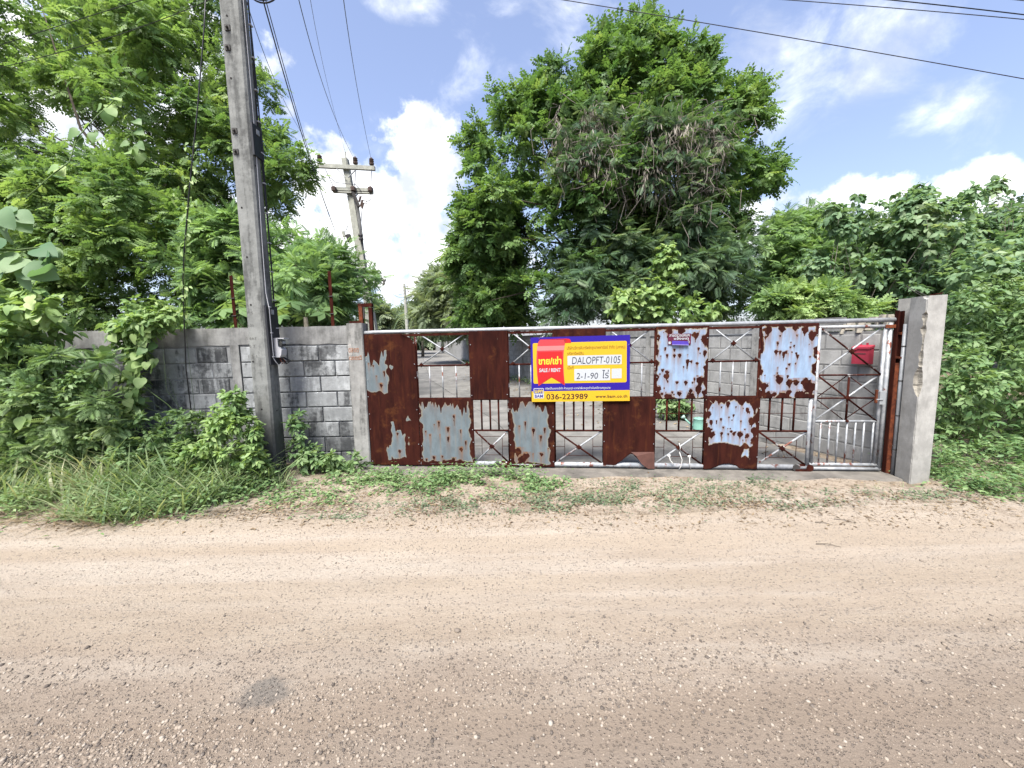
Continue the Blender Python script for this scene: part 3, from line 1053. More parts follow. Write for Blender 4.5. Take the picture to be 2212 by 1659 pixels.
def rspots(n, s0, s1, z0, z1, r0, r1, tail, seed):
    r = random.Random(seed)
    return [(r.uniform(s0, s1), r.uniform(z0, z1), r.uniform(r0, r1), r.uniform(0, tail)) for _ in range(n)]


sheet(-0.025, 0.662, 0.035, 1.73, 'sheet_grey', [(-0.4, 0.275, 0.99, 1.52, 1.4), (0.29, 0.46, 0.12, 0.60, 1.3), (0.24, 0.268, 0.12, 0.30, 0.6), (0.50, 0.545, 0.62, 0.72, 0.3), (0.33, 0.345, 1.25, 1.33, .1), (0.51, 0.525, 0.30, 0.42, .1)],
      [(0.10, 1.33, 0.014, 2), (0.13, 1.20, 0.012, 1), (0.04, 1.36, 0.012, 1), (0.37, 0.45, 0.02, 2), (0.39, 0.22, 0.028, 1.5), (0.19, 1.08, 0.035, 1), (0.24, 1.25, 0.02, 6)],
      ztop=lambda U: 1.725 - 0.55 * np.clip(U - 0.50, 0, 1) ** 1.0 - 0.6 * np.clip(U - 0.60, 0, 1), seed=1, curl=0.03, drip=0.2, dripf=17)
sheet(0.668, 1.372, 0.035, 0.905, 'sheet_grey', [(0.70, 1.315, 0.105, 0.865, 1.7)],
      [(0.745, 0.48, 0.014, 1), (0.80, 0.435, 0.018, 1), (1.035, 0.52, 0.03, 2.5), (1.035, 0.40, 0.028, 4), (0.84, 0.14, 0.03, .8), (0.95, 0.155, 0.016, 1), (0.97, 0.09, 0.03, .5), (1.20, 0.25, 0.035, 1.2), (1.12, 0.68, 0.02, 8), (1.20, 0.50, 0.016, 6),
       (1.26, 0.35, 0.018, 7), (0.92, 0.60, 0.022, 5), (0.93, 0.44, 0.008, 1), (0.74, 0.11, 0.02, 0.5), (1.10, 0.12, 0.03, 1), (1.18, 0.10, 0.025, 1), (0.86, 0.57, 0.01, 1)], seed=2, drip=0.12)
sheet(1.818, 2.378, 0.035, 0.905, 'sheet_grey', [(1.87, 2.315, 0.10, 0.86, 1.7)],
      [(1.945, 0.55, 0.014, 1), (2.12, 0.51, 0.03, 4), (2.21, 0.42, 0.024, 4), (2.215, 0.19, 0.036, .3), (1.92, 0.22, 0.07, .6), (2.02, 0.17, 0.06, .5), (1.97, 0.12, 0.08, .4), (2.26, 0.52, 0.02, 6), (2.02, 0.6, 0.018, 8), (2.3, 0.27, 0.01, 0), (2.11, 0.2, 0.01, 0)], seed=3, drip=0.12)
sheet(1.345, 1.822, 0.885, 1.735, 'sheet_grey', [(1.69, 1.70, 1.64, 1.68, 0)], seed=4)
sheet(2.378, 2.985, 0.885, 1.735, 'sheet_grey', seed=5)
lower = sheet(2.968, 3.578, 0.035, 0.905, 'sheet_grey', zb=lambda U: np.interp(U, [2.968, 3.10, 3.20, 3.275, 3.30, 3.33, 3.40, 3.45, 3.50, 3.578], [0.055, 0.055, 0.13, 0.20, 0.215, 0.205, 0.13, 0.07, 0.04, 0.035]), seed=6)
blu = rspots(30, 3.60, 4.14, 0.93, 1.68, 0.006, 0.022, 2.5, 31)
sheet(3.572, 4.162, 0.885, 1.735, 'sheet_blue', [(3.585, 4.14, 0.905, 1.705, 0.35)],
      blu + [(3.70, 1.40, 0.02, 2), (3.78, 1.395, 0.022, 1), (3.84, 1.395, 0.03, .8), (3.93, 1.33, 0.022, 8), (3.705, 1.20, 0.03, 1), (3.70, 1.15, 0.045, .2), (3.92, 1.08, 0.03, 1), (4.08, 1.10, 0.06, 1), (4.06, 1.0, 0.055, 1), (3.98, 0.98, 0.035, .5), (4.12, 1.58, 0.06, 1), (4.12, 1.43, 0.03, 2), (4.01, 1.62, 0.05, .6),
             (3.60, 1.0, 0.05, 1), (3.59, 1.15, 0.03, 2), (3.59, 1.45, 0.025, 3), (3.60, 1.62, 0.03, 2), (4.14, 1.25, 0.035, 3), (4.15, 0.95, 0.06, .5), (3.60, 0.91, 0.06, .2), (3.72, 0.91, 0.05, .2), (3.98, 0.905, 0.07, .2), (3.85, 0.945, 0.04, .2), (3.77, 0.96, 0.02, 0), (4.05, 1.47, 0.02, 1), (4.04, 1.3, 0.022, 1), (3.82, 1.08, 0.025, .6), (3.72, 1.67, 0.05, .2), (3.85, 1.67, 0.05, .2)], seed=7, drip=0.035, dripf=34)
blu = rspots(22, 4.76, 5.30, 0.95, 1.68, 0.006, 0.020, 2.0, 33)
sheet(4.736, 5.335, 0.885, 1.735, 'sheet_blue', [(4.742, 5.32, 0.915, 1.705, 0.35)],
      blu + [(4.90, 1.42, 0.028, 1), (4.94, 1.42, 0.022, 2), (4.98, 1.40, 0.03, 2), (5.01, 1.42, 0.018, 2), (4.91, 1.52, 0.02, 2), (5.13, 1.37, 0.02, 2), (5.05, 1.47, 0.014, 1), (4.95, 1.10, 0.06, .4), (5.06, 1.06, 0.05, .6), (5.13, 1.07, 0.05, .4), (5.24, 1.05, 0.075, .7), (5.29, 1.0, 0.09, .3), (4.78, 1.02, 0.06, .2), (4.76, 0.95, 0.06, .5),
             (4.9, 0.93, 0.04, .2), (4.75, 1.2, 0.025, 2), (4.75, 1.45, 0.02, 3), (5.31, 1.25, 0.03, 3), (5.31, 1.45, 0.025, 4), (5.0, 0.905, 0.07, .2), (4.83, 0.905, 0.07, .2), (5.18, 0.91, 0.08, .3), (5.06, 0.95, 0.04, .2), (5.27, 1.60, 0.06, 1), (5.19, 1.66, 0.05, .6), (4.80, 1.66, 0.06, .2), (4.95, 1.67, 0.05, .2), (5.09, 1.68, 0.04, .2)], seed=8, drip=0.035, dripf=34)
blu = rspots(26, 4.18, 4.70, 0.35, 0.80, 0.006, 0.018, 2.0, 35)
sheet(4.147, 4.757, 0.035, 0.905, 'sheet_blue', [(4.175, 4.72, 0.335, 0.87, 0.9), (4.58, 4.67, 0.19, 0.30, 0.3)],
      blu + [(4.19, 0.70, 0.04, .5), (4.22, 0.60, 0.035, 1), (4.55, 0.45, 0.05, .3), (4.63, 0.44, 0.035, .3), (4.48, 0.46, 0.028, .2), (4.45, 0.49, 0.02, .5), (4.36, 0.54, 0.02, .5), (4.62, 0.75, 0.03, 1), (4.40, 0.82, 0.035, 1), (4.67, 0.62, 0.05, 1), (4.23, 0.45, 0.05, .2), (4.28, 0.62, 0.014, 6), (4.33, 0.64, 0.016, 3), (4.34, 0.47, 0.02, 5), (4.70, 0.82, 0.07, 1), (4.18, 0.83, 0.05, 2), (4.19, 0.5, 0.05, 1), (4.71, 0.5, 0.05, 1.5), (4.71, 0.38, 0.05, 1), (4.55, 0.86, 0.06, .6), (4.3, 0.87, 0.05, .5)],
      zb=lambda U: np.interp(U, [4.147, 4.24, 4.30, 4.36, 4.45, 4.52, 4.56, 4.757], [0.03, 0.04, 0.065, 0.095, 0.10, 0.08, 0.045, 0.035]), seed=9, drip=0.06, dripf=34)
# curled flap of the torn sheet
MB().add([(3.30, -0.034, 0.235), (3.575, -0.038, 0.240), (3.578, -0.050, 0.035), (3.50, -0.052, 0.035), (3.42, -0.062, 0.10), (3.36, -0.05, 0.19)], [(5, 4, 3, 2, 1, 0)]).build('torn_flap', plain('worn_flap', (0.10, 0.043, 0.033), 0.7, var=0.2), gate)
# rivets along sheet edges
rv = MB()
riv = MB().lathe([(0.0001, 0), (0.006, 0.001), (0.004, 0.004)], (0, 0, 0), 6).mesh('rivet', M['galv'])
rr = random.Random(8)
for s0, s1, z0, z1 in ((0.0, 0.66, 0.05, 1.7), (0.668, 1.372, 0.05, 0.9), (1.345, 1.822, 0.9, 1.72), (1.818, 2.378, 0.05, 0.9), (2.378, 2.985, 0.9, 1.72), (2.968, 3.578, 0.3, 0.9), (3.572, 4.162, 0.9, 1.72), (4.147, 4.757, 0.1, 0.9), (4.736, 5.335, 0.9, 1.72)):
    for z in np.arange(z0 + 0.06, z1, 0.21):
        for s in (s0 + 0.014, s1 - 0.014):
            if rr.random() < 0.75:
                o = bpy.data.objects.new('rivet', riv)
                COL.objects.link(o)
                o.parent = gate
                o.location = (s + rr.uniform(-0.004, 0.004), -0.038, z + rr.uniform(-0.03, 0.03))
                o.rotation_euler = (math.pi / 2, 0, 0)

# wheels
for s in (1.733, 5.265):
    ca = empty('wheel_carriage', (s, 0, 0.0))
    attach(ca, gate)
    MB().box((0, 0, 0.052), (0.055, 0.05, 0.085)).build('bracket', M['rust'], ca)
    MB().box((0, -0.03, 0.03), (0.17, 0.006, 0.028)).build('side_plate', M['rust'], ca)
    for dx in (-0.075, 0.075):
        mb = MB()
        mb.lathe([(0.010, -0.02), (0.040, -0.02), (0.040, -0.010), (0.032, -0.004), (0.032, 0.004), (0.040, 0.010), (0.040, 0.02), (0.010, 0.02)], (0, 0, 0), 18)
        o = mb.build('wheel', M['dark_iron'] if dx < 0 else M['rust'], ca, smooth=False)
        o.location = (dx, -0.012, 0.058)
        o.rotation_euler = (math.pi / 2, 0, 0)

# wicket door
wk = empty('wicket_door', (5.345, 0, 0), 0)
attach(wk, gate)


def wt(name, pts, r, m='galv_rust', n=8):
    return MB().tube([(p[0] - 5.345, p[1], p[2]) for p in pts], r, n).build(name, M[m], wk, smooth=True)


wt('frame', [(5.357, -0.01, 0.085), (5.357, -0.01, 1.695)], 0.018)
wt('frame', [(6.035, -0.01, 0.085), (6.035, -0.01, 1.695)], 0.018)
wt('frame', [(5.34, -0.01, 1.688), (6.05, -0.01, 1.682)], 0.018)
wt('frame', [(5.34, -0.01, 0.102), (6.05, -0.01, 0.102)], 0.020)
wt('crossbar', [(5.36, -0.01, 1.146), (6.03, -0.01, 1.142)], 0.010, 'rust_tube')
wt('crossbar', [(5.36, -0.01, 0.880), (6.0, -0.01, 0.880)], 0.009, 'rust_tube')
wt('crossbar', [(5.36, -0.01, 0.612), (6.03, -0.01, 0.612)], 0.014, 'galv_rust')
for z0, z1 in ((1.15, 1.675), (0.615, 1.14)):
    wt('brace', [(5.37, -0.014, z1), (6.02, -0.014, z0)], 0.010, 'rust_tube')
    wt('brace', [(5.37, 0.006, z0), (6.02, 0.006, z1)], 0.010, 'galv_few')
for p in ([(5.70, 0.012, 1.14), (5.38, 0.012, 0.88)], [(5.70, 0.012, 1.14), (6.01, 0.012, 0.90)], [(5.38, 0.012, 0.87), (5.68, 0.012, 0.63)], [(6.01, 0.012, 0.87), (5.70, 0.012, 0.63)]):
    wt('thin_brace', p, 0.0055, 'rust')
wt('post', [(5.703, -0.006, 0.62), (5.703, -0.006, 1.14)], 0.011, 'rust_tube')
rosette(wk, 5.704 - 5.345, 1.411, -0.016, 0.033)
rosette(wk, 5.703 - 5.345, 0.880, -0.016, 0.030)
rosette(wk, 5.703 - 5.345, 0.618, -0.020, 0.020)
for s in (5.438, 5.532, 5.624, 5.717, 5.807, 5.897, 5.995):
    wt('bar', [(s, -0.01, 0.112), (s, -0.01, 0.605)], 0.009, 'galv_rust')
lk = MB().box((6.02 - 5.345, -0.045, 0.888), (0.055, 0.05, 0.145)).build('lock', M['grey_plastic'], wk)
MB().tube([(5.955 - 5.345, -0.075, 0.872), (6.02 - 5.345, -0.075, 0.872)], 0.007, 6).build('latch', M['galv'], lk, False)
MB().box((5.985 - 5.345, -0.03, 0.90), (0.022, 0.02, 0.15)).build('hasp', M['orange_rust'], wk)
for z in (1.688,):
    for s in (5.60, 5.82):
        MB().box((s - 5.345, -0.01, z - 0.018), (0.022, 0.02, 0.014)).build('drain_lug', M['rust'], wk)
# frame round the wicket
gtube('door_frame', [(5.315, -0.004, 0.03), (5.315, -0.004, 0.87)], 0.020, 'galv_rust', n=10)
gtube('door_frame', [(5.30, -0.004, 0.052), (6.10, -0.004, 0.052)], 0.021, 'galv_few', n=10)
gtube('door_frame', [(6.088, -0.004, 0.04), (6.088, -0.004, 1.72)], 0.021, 'galv_rust', n=10)
MB().box((6.07, -0.03, 1.68), (0.10, 0.012, 0.035), 0).build('corner_plate', M['orange_rust'], gate)
# white rope ends tied to the lower braces
for p in ([(3.755, -0.02, 0.19), (3.76, -0.045, 0.14), (3.79, -0.05, 0.10), (3.80, -0.045, 0.09), (3.77, -0.05, 0.13)],
          [(3.862, -0.03, 0.35), (3.872, -0.05, 0.30), (3.868, -0.045, 0.26)], [(3.868, -0.03, 0.24), (3.895, -0.05, 0.15), (3.885, -0.05, 0.07), (3.862, -0.05, 0.03)],
          [(3.99, -0.02, 0.17), (3.985, -0.045, 0.11), (3.995, -0.05, 0.04)]):
    gtube('rope', p, 0.005, 'rope', n=6)
for s, z in ((3.755, 0.185), (3.992, 0.178)):
    MB().lathe([(0.004, -0.02), (0.02, -0.012), (0.022, 0.004), (0.014, 0.018), (0.003, 0.02)], (s, -0.005, z), 8).build('rope_knot', M['rope'], gate, smooth=True)
gtube('wire_tie', [(5.0, -0.01, 0.24), (4.99, -0.02, 0.18), (5.02, -0.02, 0.165), (5.035, -0.02, 0.25), (5.07, -0.02, 0.17), (5.10, -0.02, 0.18), (5.07, -0.01, 0.26)], 0.003, 'dark_iron', n=5)

# steel post, hinge pins and conduit at the right end
sp = empty('gate_stop_post', gp(6.16, -0.02), GA, 'rusty steel channel post between the wicket door and the pale pillar', 'post')
mb = MB()
for (c, d) in (((0, 0.02, 0.92), (0.055, 0.006, 1.85)), ((-0.027, 0.0, 0.92), (0.006, 0.05, 1.86)), ((0.027, 0.0, 0.92), (0.006, 0.05, 1.85))):
    mb.box(c, d)
mb.build('channel', M['rust'], sp)
MB().box((-0.004, -0.024, 0.64), (0.040, 0.012, 1.27)).build('face_strip', M['orange_rust'], sp)
MB().box((0.07, 0.0, 1.60), (0.12, 0.05, 0.028)).build('bracket', M['orange_rust'], sp)
MB().box((0.05, -0.02, 1.335), (0.13, 0.07, 0.020)).build('bracket', M['orange_rust'], sp)
for z in (0.865, 0.225):
    MB().tube([(0.01, -0.02, z), (0.10, -0.02, z - 0.002)], 0.018, 10).build('pin', M['orange_rust'], sp, smooth=True)
cp = empty('conduit_pipe', (4.298, 4.222, 0), 0, 'grey conduit pipe strapped upright beside the pale gate pillar', 'pipe')
MB().tube([(4.298, 4.222, 0.0), (4.298, 4.222, 1.70)], 0.019, 12).build('pipe', M['conduit'], cp, True, True)
for z in (0.30, 0.69, 1.08, 1.46):
    MB().tube([(4.298, 4.222, z - 0.006), (4.298, 4.222, z + 0.006)], 0.0225, 12).build('strap', M['dark_iron'], cp, True)

# ------------------------------------------------------------------ sale board
SB_W, SB_H = 1.165, 0.78
sb = empty('sale_board', gp(2.107, -0.060, 0.862), GA, 'blue, yellow and red for sale or rent board tied to the middle of the gate', 'sign')
sb.rotation_euler = (0, R(-0.35), GA)


def paint(name, col, rough=0.45):
    return plain(name, col, rough, var=0.03, sc=3)


M['p_blue'] = paint('print_blue', (0.018, 0.004, 0.26))
M['p_yel'] = paint('print_yellow', (0.60, 0.38, 0.016))
M['p_red'] = paint('print_red', (0.50, 0.013, 0.015))
M['p_redl'] = paint('print_light_red', (0.54, 0.05, 0.06))
M['p_redp'] = paint('print_pale_red', (0.58, 0.19, 0.19))
M['p_white'] = paint('print_white', (0.47, 0.50, 0.53))
M['p_brown'] = paint('print_brown', (0.25, 0.13, 0.01))
M['p_black'] = paint('print_black', (0.055, 0.012, 0.012))
M['ink'] = paint('marker_ink', (0.03, 0.035, 0.06))
M['p_yellight'] = paint('print_light_yellow', (0.70, 0.56, 0.04))
MB().box((SB_W / 2, 0.004, SB_H / 2), (SB_W, 0.008, SB_H)).build('panel', M['p_blue'], sb)
L1, L2, L3, L4 = -0.0015, -0.003, -0.0045, -0.006
flat(sb, 'print_field', [(0, 0), (SB_W, 0), (SB_W, 0.130), (0, 0.130)], L1, M['p_yel'])
flat(sb, 'print_field', rrect(0.025, 1.128, 0.223, 0.712, 0.018), L1, M['p_yel'])
# ribbon
flat(sb, 'ribbon_fold', [(0.40, 0.705), (0.482, 0.705), (0.478, 0.735), (0.462, 0.752), (0.43, 0.757), (0.09, 0.757), (0.105, 0.755), (0.40, 0.75)], L2, M['p_red'])
flat(sb, 'ribbon', [(0.085, 0.193), (0.243, 0.298), (0.403, 0.196), (0.392, 0.33), (0.387, 0.50), (0.395, 0.62), (0.405, 0.68), (0.415, 0.715), (0.43, 0.745), (0.12, 0.752), (0.098, 0.735), (0.085, 0.70), (0.072, 0.62), (0.065, 0.50), (0.070, 0.33)], L2, M['p_redl'])
flat(sb, 'ribbon_shine', [(0.074, 0.62), (0.396, 0.62), (0.405, 0.675), (0.08, 0.675)], L3, M['p_redp'])
flat(sb, 'ribbon_face', [(0.083, 0.205), (0.243, 0.298), (0.400, 0.205), (0.383, 0.34), (0.378, 0.605), (0.084, 0.605), (0.078, 0.34)], L3, M['p_red'])
put_text('ขาย/เช่า', 0.1, M['p_yellight'], sb, 0.090, L4, 0.452, width=0.275, height=0.098, offset=0.0035)
put_text('SALE / RENT', 0.06, M['p_white'], sb, 0.098, L4, 0.362, width=0.258, height=0.046, offset=0.0016)
put_text('บริษัทบริหารสินทรัพย์กรุงเทพพาณิชย์ จำกัด (มหาชน)', 0.05, M['p_brown'], sb, 0.430, L2, 0.612, width=0.68, height=0.055, offset=0.0006)
put_text('รหัสทรัพย์สิน', 0.05, M['p_brown'], sb, 0.434, L2, 0.560, width=0.195, height=0.040, offset=0.0005)
flat(sb, 'print_field', rrect(0.437, 1.070, 0.438, 0.552, 0.008), L2, M['p_white'])
put_text('DALOPFT-0105', 0.1, M['ink'], sb, 0.490, L3, 0.452, width=0.565, height=0.083, shear=0.12, offset=-0.0004, name='handwriting')
put_text('เนื้อที่', 0.05, M['p_brown'], sb, 0.434, L2, 0.390, width=0.075, height=0.042, offset=0.0005)
flat(sb, 'print_field', rrect(0.516, 0.938, 0.250, 0.392, 0.008), L2, M['p_white'])
put_text('2-1-90', 0.1, M['ink'], sb, 0.540, L3, 0.272, width=0.255, height=0.072, shear=0.12, offset=-0.0004, name='handwriting')
put_text('ไร่', 0.1, M['ink'], sb, 0.845, L3, 0.276, width=0.075, height=0.100, shear=0.1, offset=-0.0002, name='handwriting')
flat(sb, 'print_field', rrect(0.953, 1.070, 0.272, 0.388, 0.006), L2, M['p_white'])
put_text('ทรัพย์สินของบริษัท ห้ามบุกรุก หากฝ่าฝืนจะถูกดำเนินคดีตามกฎหมาย', 0.05, M['p_white'], sb, 0.165, L2, 0.140, width=0.775, height=0.040, offset=0.0006)
flat(sb, 'logo_plate', rrect(0.025, 0.148, 0.042, 0.168, 0.010), L2, M['p_white'])
flat(sb, 'logo_field', [(0.033, 0.104), (0.140, 0.104), (0.140, 0.160), (0.033, 0.160)], L3, M['p_blue'])
put_text('บสก', 0.05, M['p_yellight'], sb, 0.040, L4, 0.110, width=0.094, height=0.040, offset=0.001)
put_text('BAM', 0.05, M['p_blue'], sb, 0.038, L4, 0.054, width=0.098, height=0.036, offset=0.0004)
put_text('Call Center', 0.03, M['p_brown'], sb, 0.188, L2, 0.106, width=0.07, height=0.010)
put_text('036-223989', 0.1, M['p_black'], sb, 0.178, L2, 0.027, width=0.495, height=0.068, offset=0.0012)
put_text('www.bam.co.th', 0.05, M['p_black'], sb, 0.765, L2, 0.040, width=0.372, height=0.036, offset=0.0012, spacing=1.15)
for x, z in ((0.10, 0.765), (1.14, 0.66), (0.01, 0.12)):
    MB().tube([(x, -0.004, z), (x + 0.012, -0.010, z + 0.01), (x + 0.02, 0.012, z + 0.02)], 0.002, 5).build('tie_wire', M['galv'], sb)

# notice plate on the pale blue sheet
npl = empty('notice_plate', gp(3.700, -0.040, 1.525), GA, 'small maroon notice plate with white lettering on a pale blue gate panel', 'notice')
M['maroon'] = plain('maroon_print', (0.10, 0.012, 0.035), 0.5, var=0.2, sc=20)
M['violet'] = plain('violet_tape', (0.075, 0.045, 0.36), 0.35, var=0.15, sc=20)
M['violetl'] = plain('pale_violet_tape', (0.22, 0.19, 0.46), 0.35, var=0.15, sc=20)
MB().box((0.13, 0.002, 0.062), (0.258, 0.003, 0.125)).build('plate', M['maroon'], npl)
put_text('สายตรวจนิคมฯ', 0.05, M['p_white'], npl, 0.015, -0.003, 0.090, width=0.225, height=0.034, offset=0.0008)
put_text('แจ้งเหตุ', 0.05, M['p_white'], npl, 0.068, -0.003, 0.046, width=0.165, height=0.042, offset=0.0012)
flat(npl, 'phone_sign', [(0.008, 0.008), (0.034, 0.008), (0.034, 0.018), (0.027, 0.026), (0.038, 0.024), (0.038, 0.030), (0.030, 0.036), (0.012, 0.036), (0.004, 0.030), (0.004, 0.024), (0.015, 0.026), (0.008, 0.018)], -0.003, M['p_white'])
put_text('0', 0.05, M['p_white'], npl, 0.222, -0.003, 0.012, height=0.032, offset=0.0012)
tp = MB().prism([(0.045, 0.045), (0.225, 0.036), (0.228, -0.004), (0.046, 0.004)], -0.016, -0.004).build('folded_tape', M['violet'], npl)
MB().prism([(0.046, 0.006), (0.228, -0.002), (0.228, -0.012), (0.048, -0.004)], -0.020, -0.005).build('tape_edge', M['violetl'], tp)

# ------------------------------------------------------------------ post box on the inner wall
u0 = wd[0]
ang = math.atan2(u0[1], u0[0])
q = wpt(0.20, 0.055)
bx = empty('letter_box', (*q, 1.24), ang + math.pi, 'faded red metal letter box hung on the block wall behind the wicket door', 'letter box')
MB().box((0, 0, 0.10), (0.175, 0.09, 0.20)).build('body', M['red_box'], bx)
MB().add([(-0.094, -0.054, 0.203), (0.094, -0.054, 0.203), (0.094, 0.046, 0.230), (-0.094, 0.046, 0.230), (-0.094, -0.054, 0.18), (0.094, -0.054, 0.18), (0.094, 0.046, 0.203), (-0.094, 0.046, 0.203)],
         [(0, 1, 2, 3), (7, 6, 5, 4), (0, 4, 5, 1), (1, 5, 6, 2), (2, 6, 7, 3), (3, 7, 4, 0)]).build('lid', M['red_box'], bx)
MB().box((0.0, -0.0465, 0.125), (0.11, 0.004, 0.010)).build('slot', M['dark_iron'], bx)
MB().box((-0.05, -0.053, 0.18), (0.03, 0.008, 0.02)).build('hinge', M['red_box'], bx)
MB().box((0.02, 0.04, 0.24), (0.02, 0.012, 0.03)).build('hook', M['red_box'], bx)
MB().box((-0.05, 0.04, 0.24), (0.02, 0.012, 0.03)).build('hook', M['red_box'], bx)

# ------------------------------------------------------------------ watering can on the drive
wc = empty('watering_can', (3.23, 6.56, 0.012), R(-12), 'mint green plastic watering can standing on the drive behind the gate', 'watering can')
MB().lathe([(0.085, 0), (0.098, 0.004), (0.098, 0.02), (0.094, 0.10), (0.088, 0.185), (0.092, 0.19), (0.075, 0.205), (0.03, 0.215), (0.028, 0.205)], (0, 0, 0), 24).build('body', M['mint'], wc, smooth=True)
MB().tube([(-0.085, 0, 0.045), (-0.16, 0, 0.115), (-0.235, 0, 0.195)], [0.020, 0.015, 0.012], 10).build('spout', M['mint'], wc, smooth=True)
MB().tube([(-0.225, 0, 0.188), (-0.262, 0, 0.222), (-0.268, 0, 0.228)], [0.014, 0.038, 0.034], 14).build('rose', M['mint_pale'], wc, smooth=True)
MB().tube([(0.06, 0, 0.19), (0.11, 0, 0.195), (0.148, 0, 0.175), (0.152, 0, 0.10), (0.145, 0, 0.035), (0.09, 0, 0.025)], 0.013, 8).build('handle', M['mint'], wc, smooth=True)

# ================================================================== NEAR UTILITY POLE
PX0, PX1, PTOP = -2.862, -2.800, 7.4


def pole_c(z):
    """front right edge (x, y), front width, side depth at height z"""
    k = z / 5.27
    return -2.862 + 0.053 * k, 4.500 + 0.02 * k, 0.205 + 0.026 * k, 0.235 - 0.100 * k * 0.9


up = empty('utility_pole', (-2.96, 4.61, 0), 0, 'tall grey concrete utility pole with meter and cables in front of the block wall', 'utility pole')
zs = np.linspace(-0.1, PTOP, 60)
vs, fs = [], []
for z in zs:
    x, y, wf, sd = pole_c(z)
    wob = 0.002 * float(vnoise(np.array(z * 6.), np.array(0.2), 4))
    c = 0.022
    pr_ = [(x - wf + c, y), (x - c, y + wob), (x, y + c), (x, y + sd - c), (x - c, y + sd), (x - wf + c, y + sd), (x - wf, y + sd - c), (x - wf, y + c)]
    vs += [(*p, z) for p in pr_]
for i in range(len(zs) - 1):
    for k in range(8):
        fs.append((i * 8 + k, i * 8 + (k + 1) % 8, (i + 1) * 8 + (k + 1) % 8, (i + 1) * 8 + k))
fs.append(tuple(range((len(zs) - 1) * 8, len(zs) * 8)))
MB().add(vs, fs).build('shaft', M['pole'], up, True)
M['hole'] = plain('hole_dark', (0.01, 0.01, 0.01), 0.9)


def disc_front(px, py, r, front=True, name='bolt_hole', m='hole'):
    x, y, wf, sd = pole_c(2)
    if front:
        q = at(px, py, y)
        x, y, wf, sd = pole_c(q[2])
        mb = MB()
        mb.add([(q[0] + r * math.cos(a), y - 0.002, q[2] + r * math.sin(a)) for a in np.linspace(0, 2 * math.pi, 13)[:-1]] , [tuple(range(12))])
    else:
        d = ray(px, py)
        k = x / d[0]
        q = CAMP + d * k
        x = pole_c(q[2])[0]
        mb = MB().add([(x + 0.002, q[1] + r * math.cos(a), q[2] + r * math.sin(a)) for a in np.linspace(0, 2 * math.pi, 13)[:-1]], [tuple(range(12))])
    return mb.build(name, M[m], up, True)


def z5(zx, zy):
    return ((800 + zx / 1.276) / 1.823, zy / 1.276 / 1.823)


for zx, zy in ((115, 74), (137, 390), (193, 1043), (220, 1292), (240, 1532)):
    disc_front(*z5(zx, zy), 0.011)
for px, py in ((547, 781), (566, 884), (575, 980)):
    disc_front(px, py, 0.011)
for zx, zy in ((255, 833), (278, 1083), (303, 1325)):
    disc_front(*z5(zx, zy), 0.010, False)
for px, py in ((600, 887), (607, 983)):
    disc_front(px, py, 0.010, False)
for zx, zy in ((121, 137), (122, 237), (158, 657), (165, 762)):
    q = at(*z5(zx, zy), pole_c(3)[1])
    y = pole_c(q[2])[1]
    b = MB().box((q[0], y - 0.005, q[2]), (0.055, 0.010, 0.055)).build('bolt_plate', M['dark_iron'], up, True)
    MB().tube([(q[0], y - 0.008, q[2]), (q[0], y - 0.035, q[2])], 0.013, 8).build('bolt', M['dark_iron'], b, True)
M['etch'] = plain('cast_lettering', (0.13, 0.13, 0.12), 0.95)
for body, px, py, wd_ in (('C.P.S', 534, 676, 0.13), ('2.00', 541, 703, 0.075), ('S.667', 543, 731, 0.12), ('6 7', 545, 748, 0.07), ('1 5 1', 546, 770, 0.10)):
    q = at(px, py, pole_c(1.6)[1])
    y = pole_c(q[2])[1]
    put_text(body, 0.05, M['etch'], up, q[0] - wd_ / 2 + 2.96, y - 0.0025 - 4.61, q[2] - 0.015, width=wd_, height=0.030, name='cast_mark', offset=-0.0006)
# cable boards on the right face
def side_pt(px, py, dx=0.0):
    d = ray(px, py)
    x = pole_c(2.0)[0] + dx
    return CAMP + d * (x / d[0])


for (z0, z1, y0, y1) in ((1.385, 2.075, 4.515, 4.735), (3.72, 4.06, 4.525, 4.70)):
    x = pole_c((z0 + z1) / 2)[0]
    bd = MB().box((x + 0.012, (y0 + y1) / 2, (z0 + z1) / 2), (0.022, y1 - y0, z1 - z0)).build('cable_board', M['black_plate'], up, True)
    MB().box((x + 0.027, (y0 + y1) / 2, z1 - 0.07), (0.010, 0.045, 0.055)).build('bolt_plate', M['galv'], bd, True)
# cables up the pole
sc_ = []
cab = empty('service_cable', (-2.84, 4.70, 1.4), 0, 'pair of black cables clipped up the right edge of the near concrete pole', 'cable')
for off in (0.0, 0.018):
    pts = []
    for z in np.linspace(1.72, 7.0, 26):
        x, y, wf, sd = pole_c(z)
        pts.append((x + 0.014 + 0.008 * math.sin(z * 2.1 + off * 90), y + sd - 0.005 - off + 0.006 * math.sin(z * 3), z))
    MB().tube(pts, 0.008, 6).build('strand', M['cable'], cab, True, True)
for z in np.arange(1.82, 6.4, 0.33):
    x, y, wf, sd = pole_c(z)
    MB().box((x + 0.016, y + sd - 0.014, z), (0.026, 0.045, 0.012)).build('clip', M['white_plastic'], cab, True)
whc = empty('white_cable', (-2.84, 4.55, 1.3), 0, 'thin pale cable running down the near pole into the meter', 'cable')
pts = []
for z in np.linspace(7.0, 1.46, 30):
    x, y, wf, sd = pole_c(z)
    pts.append((x + (0.034 if z < 2.1 else 0.010), y + 0.055 + 0.01 * math.sin(z * 2), z))
pts += [(-2.80, 4.575, 1.42), (-2.79, 4.60, 1.385), (-2.785, 4.63, 1.375), (-2.78, 4.655, 1.40), (-2.775, 4.66, 1.46)]
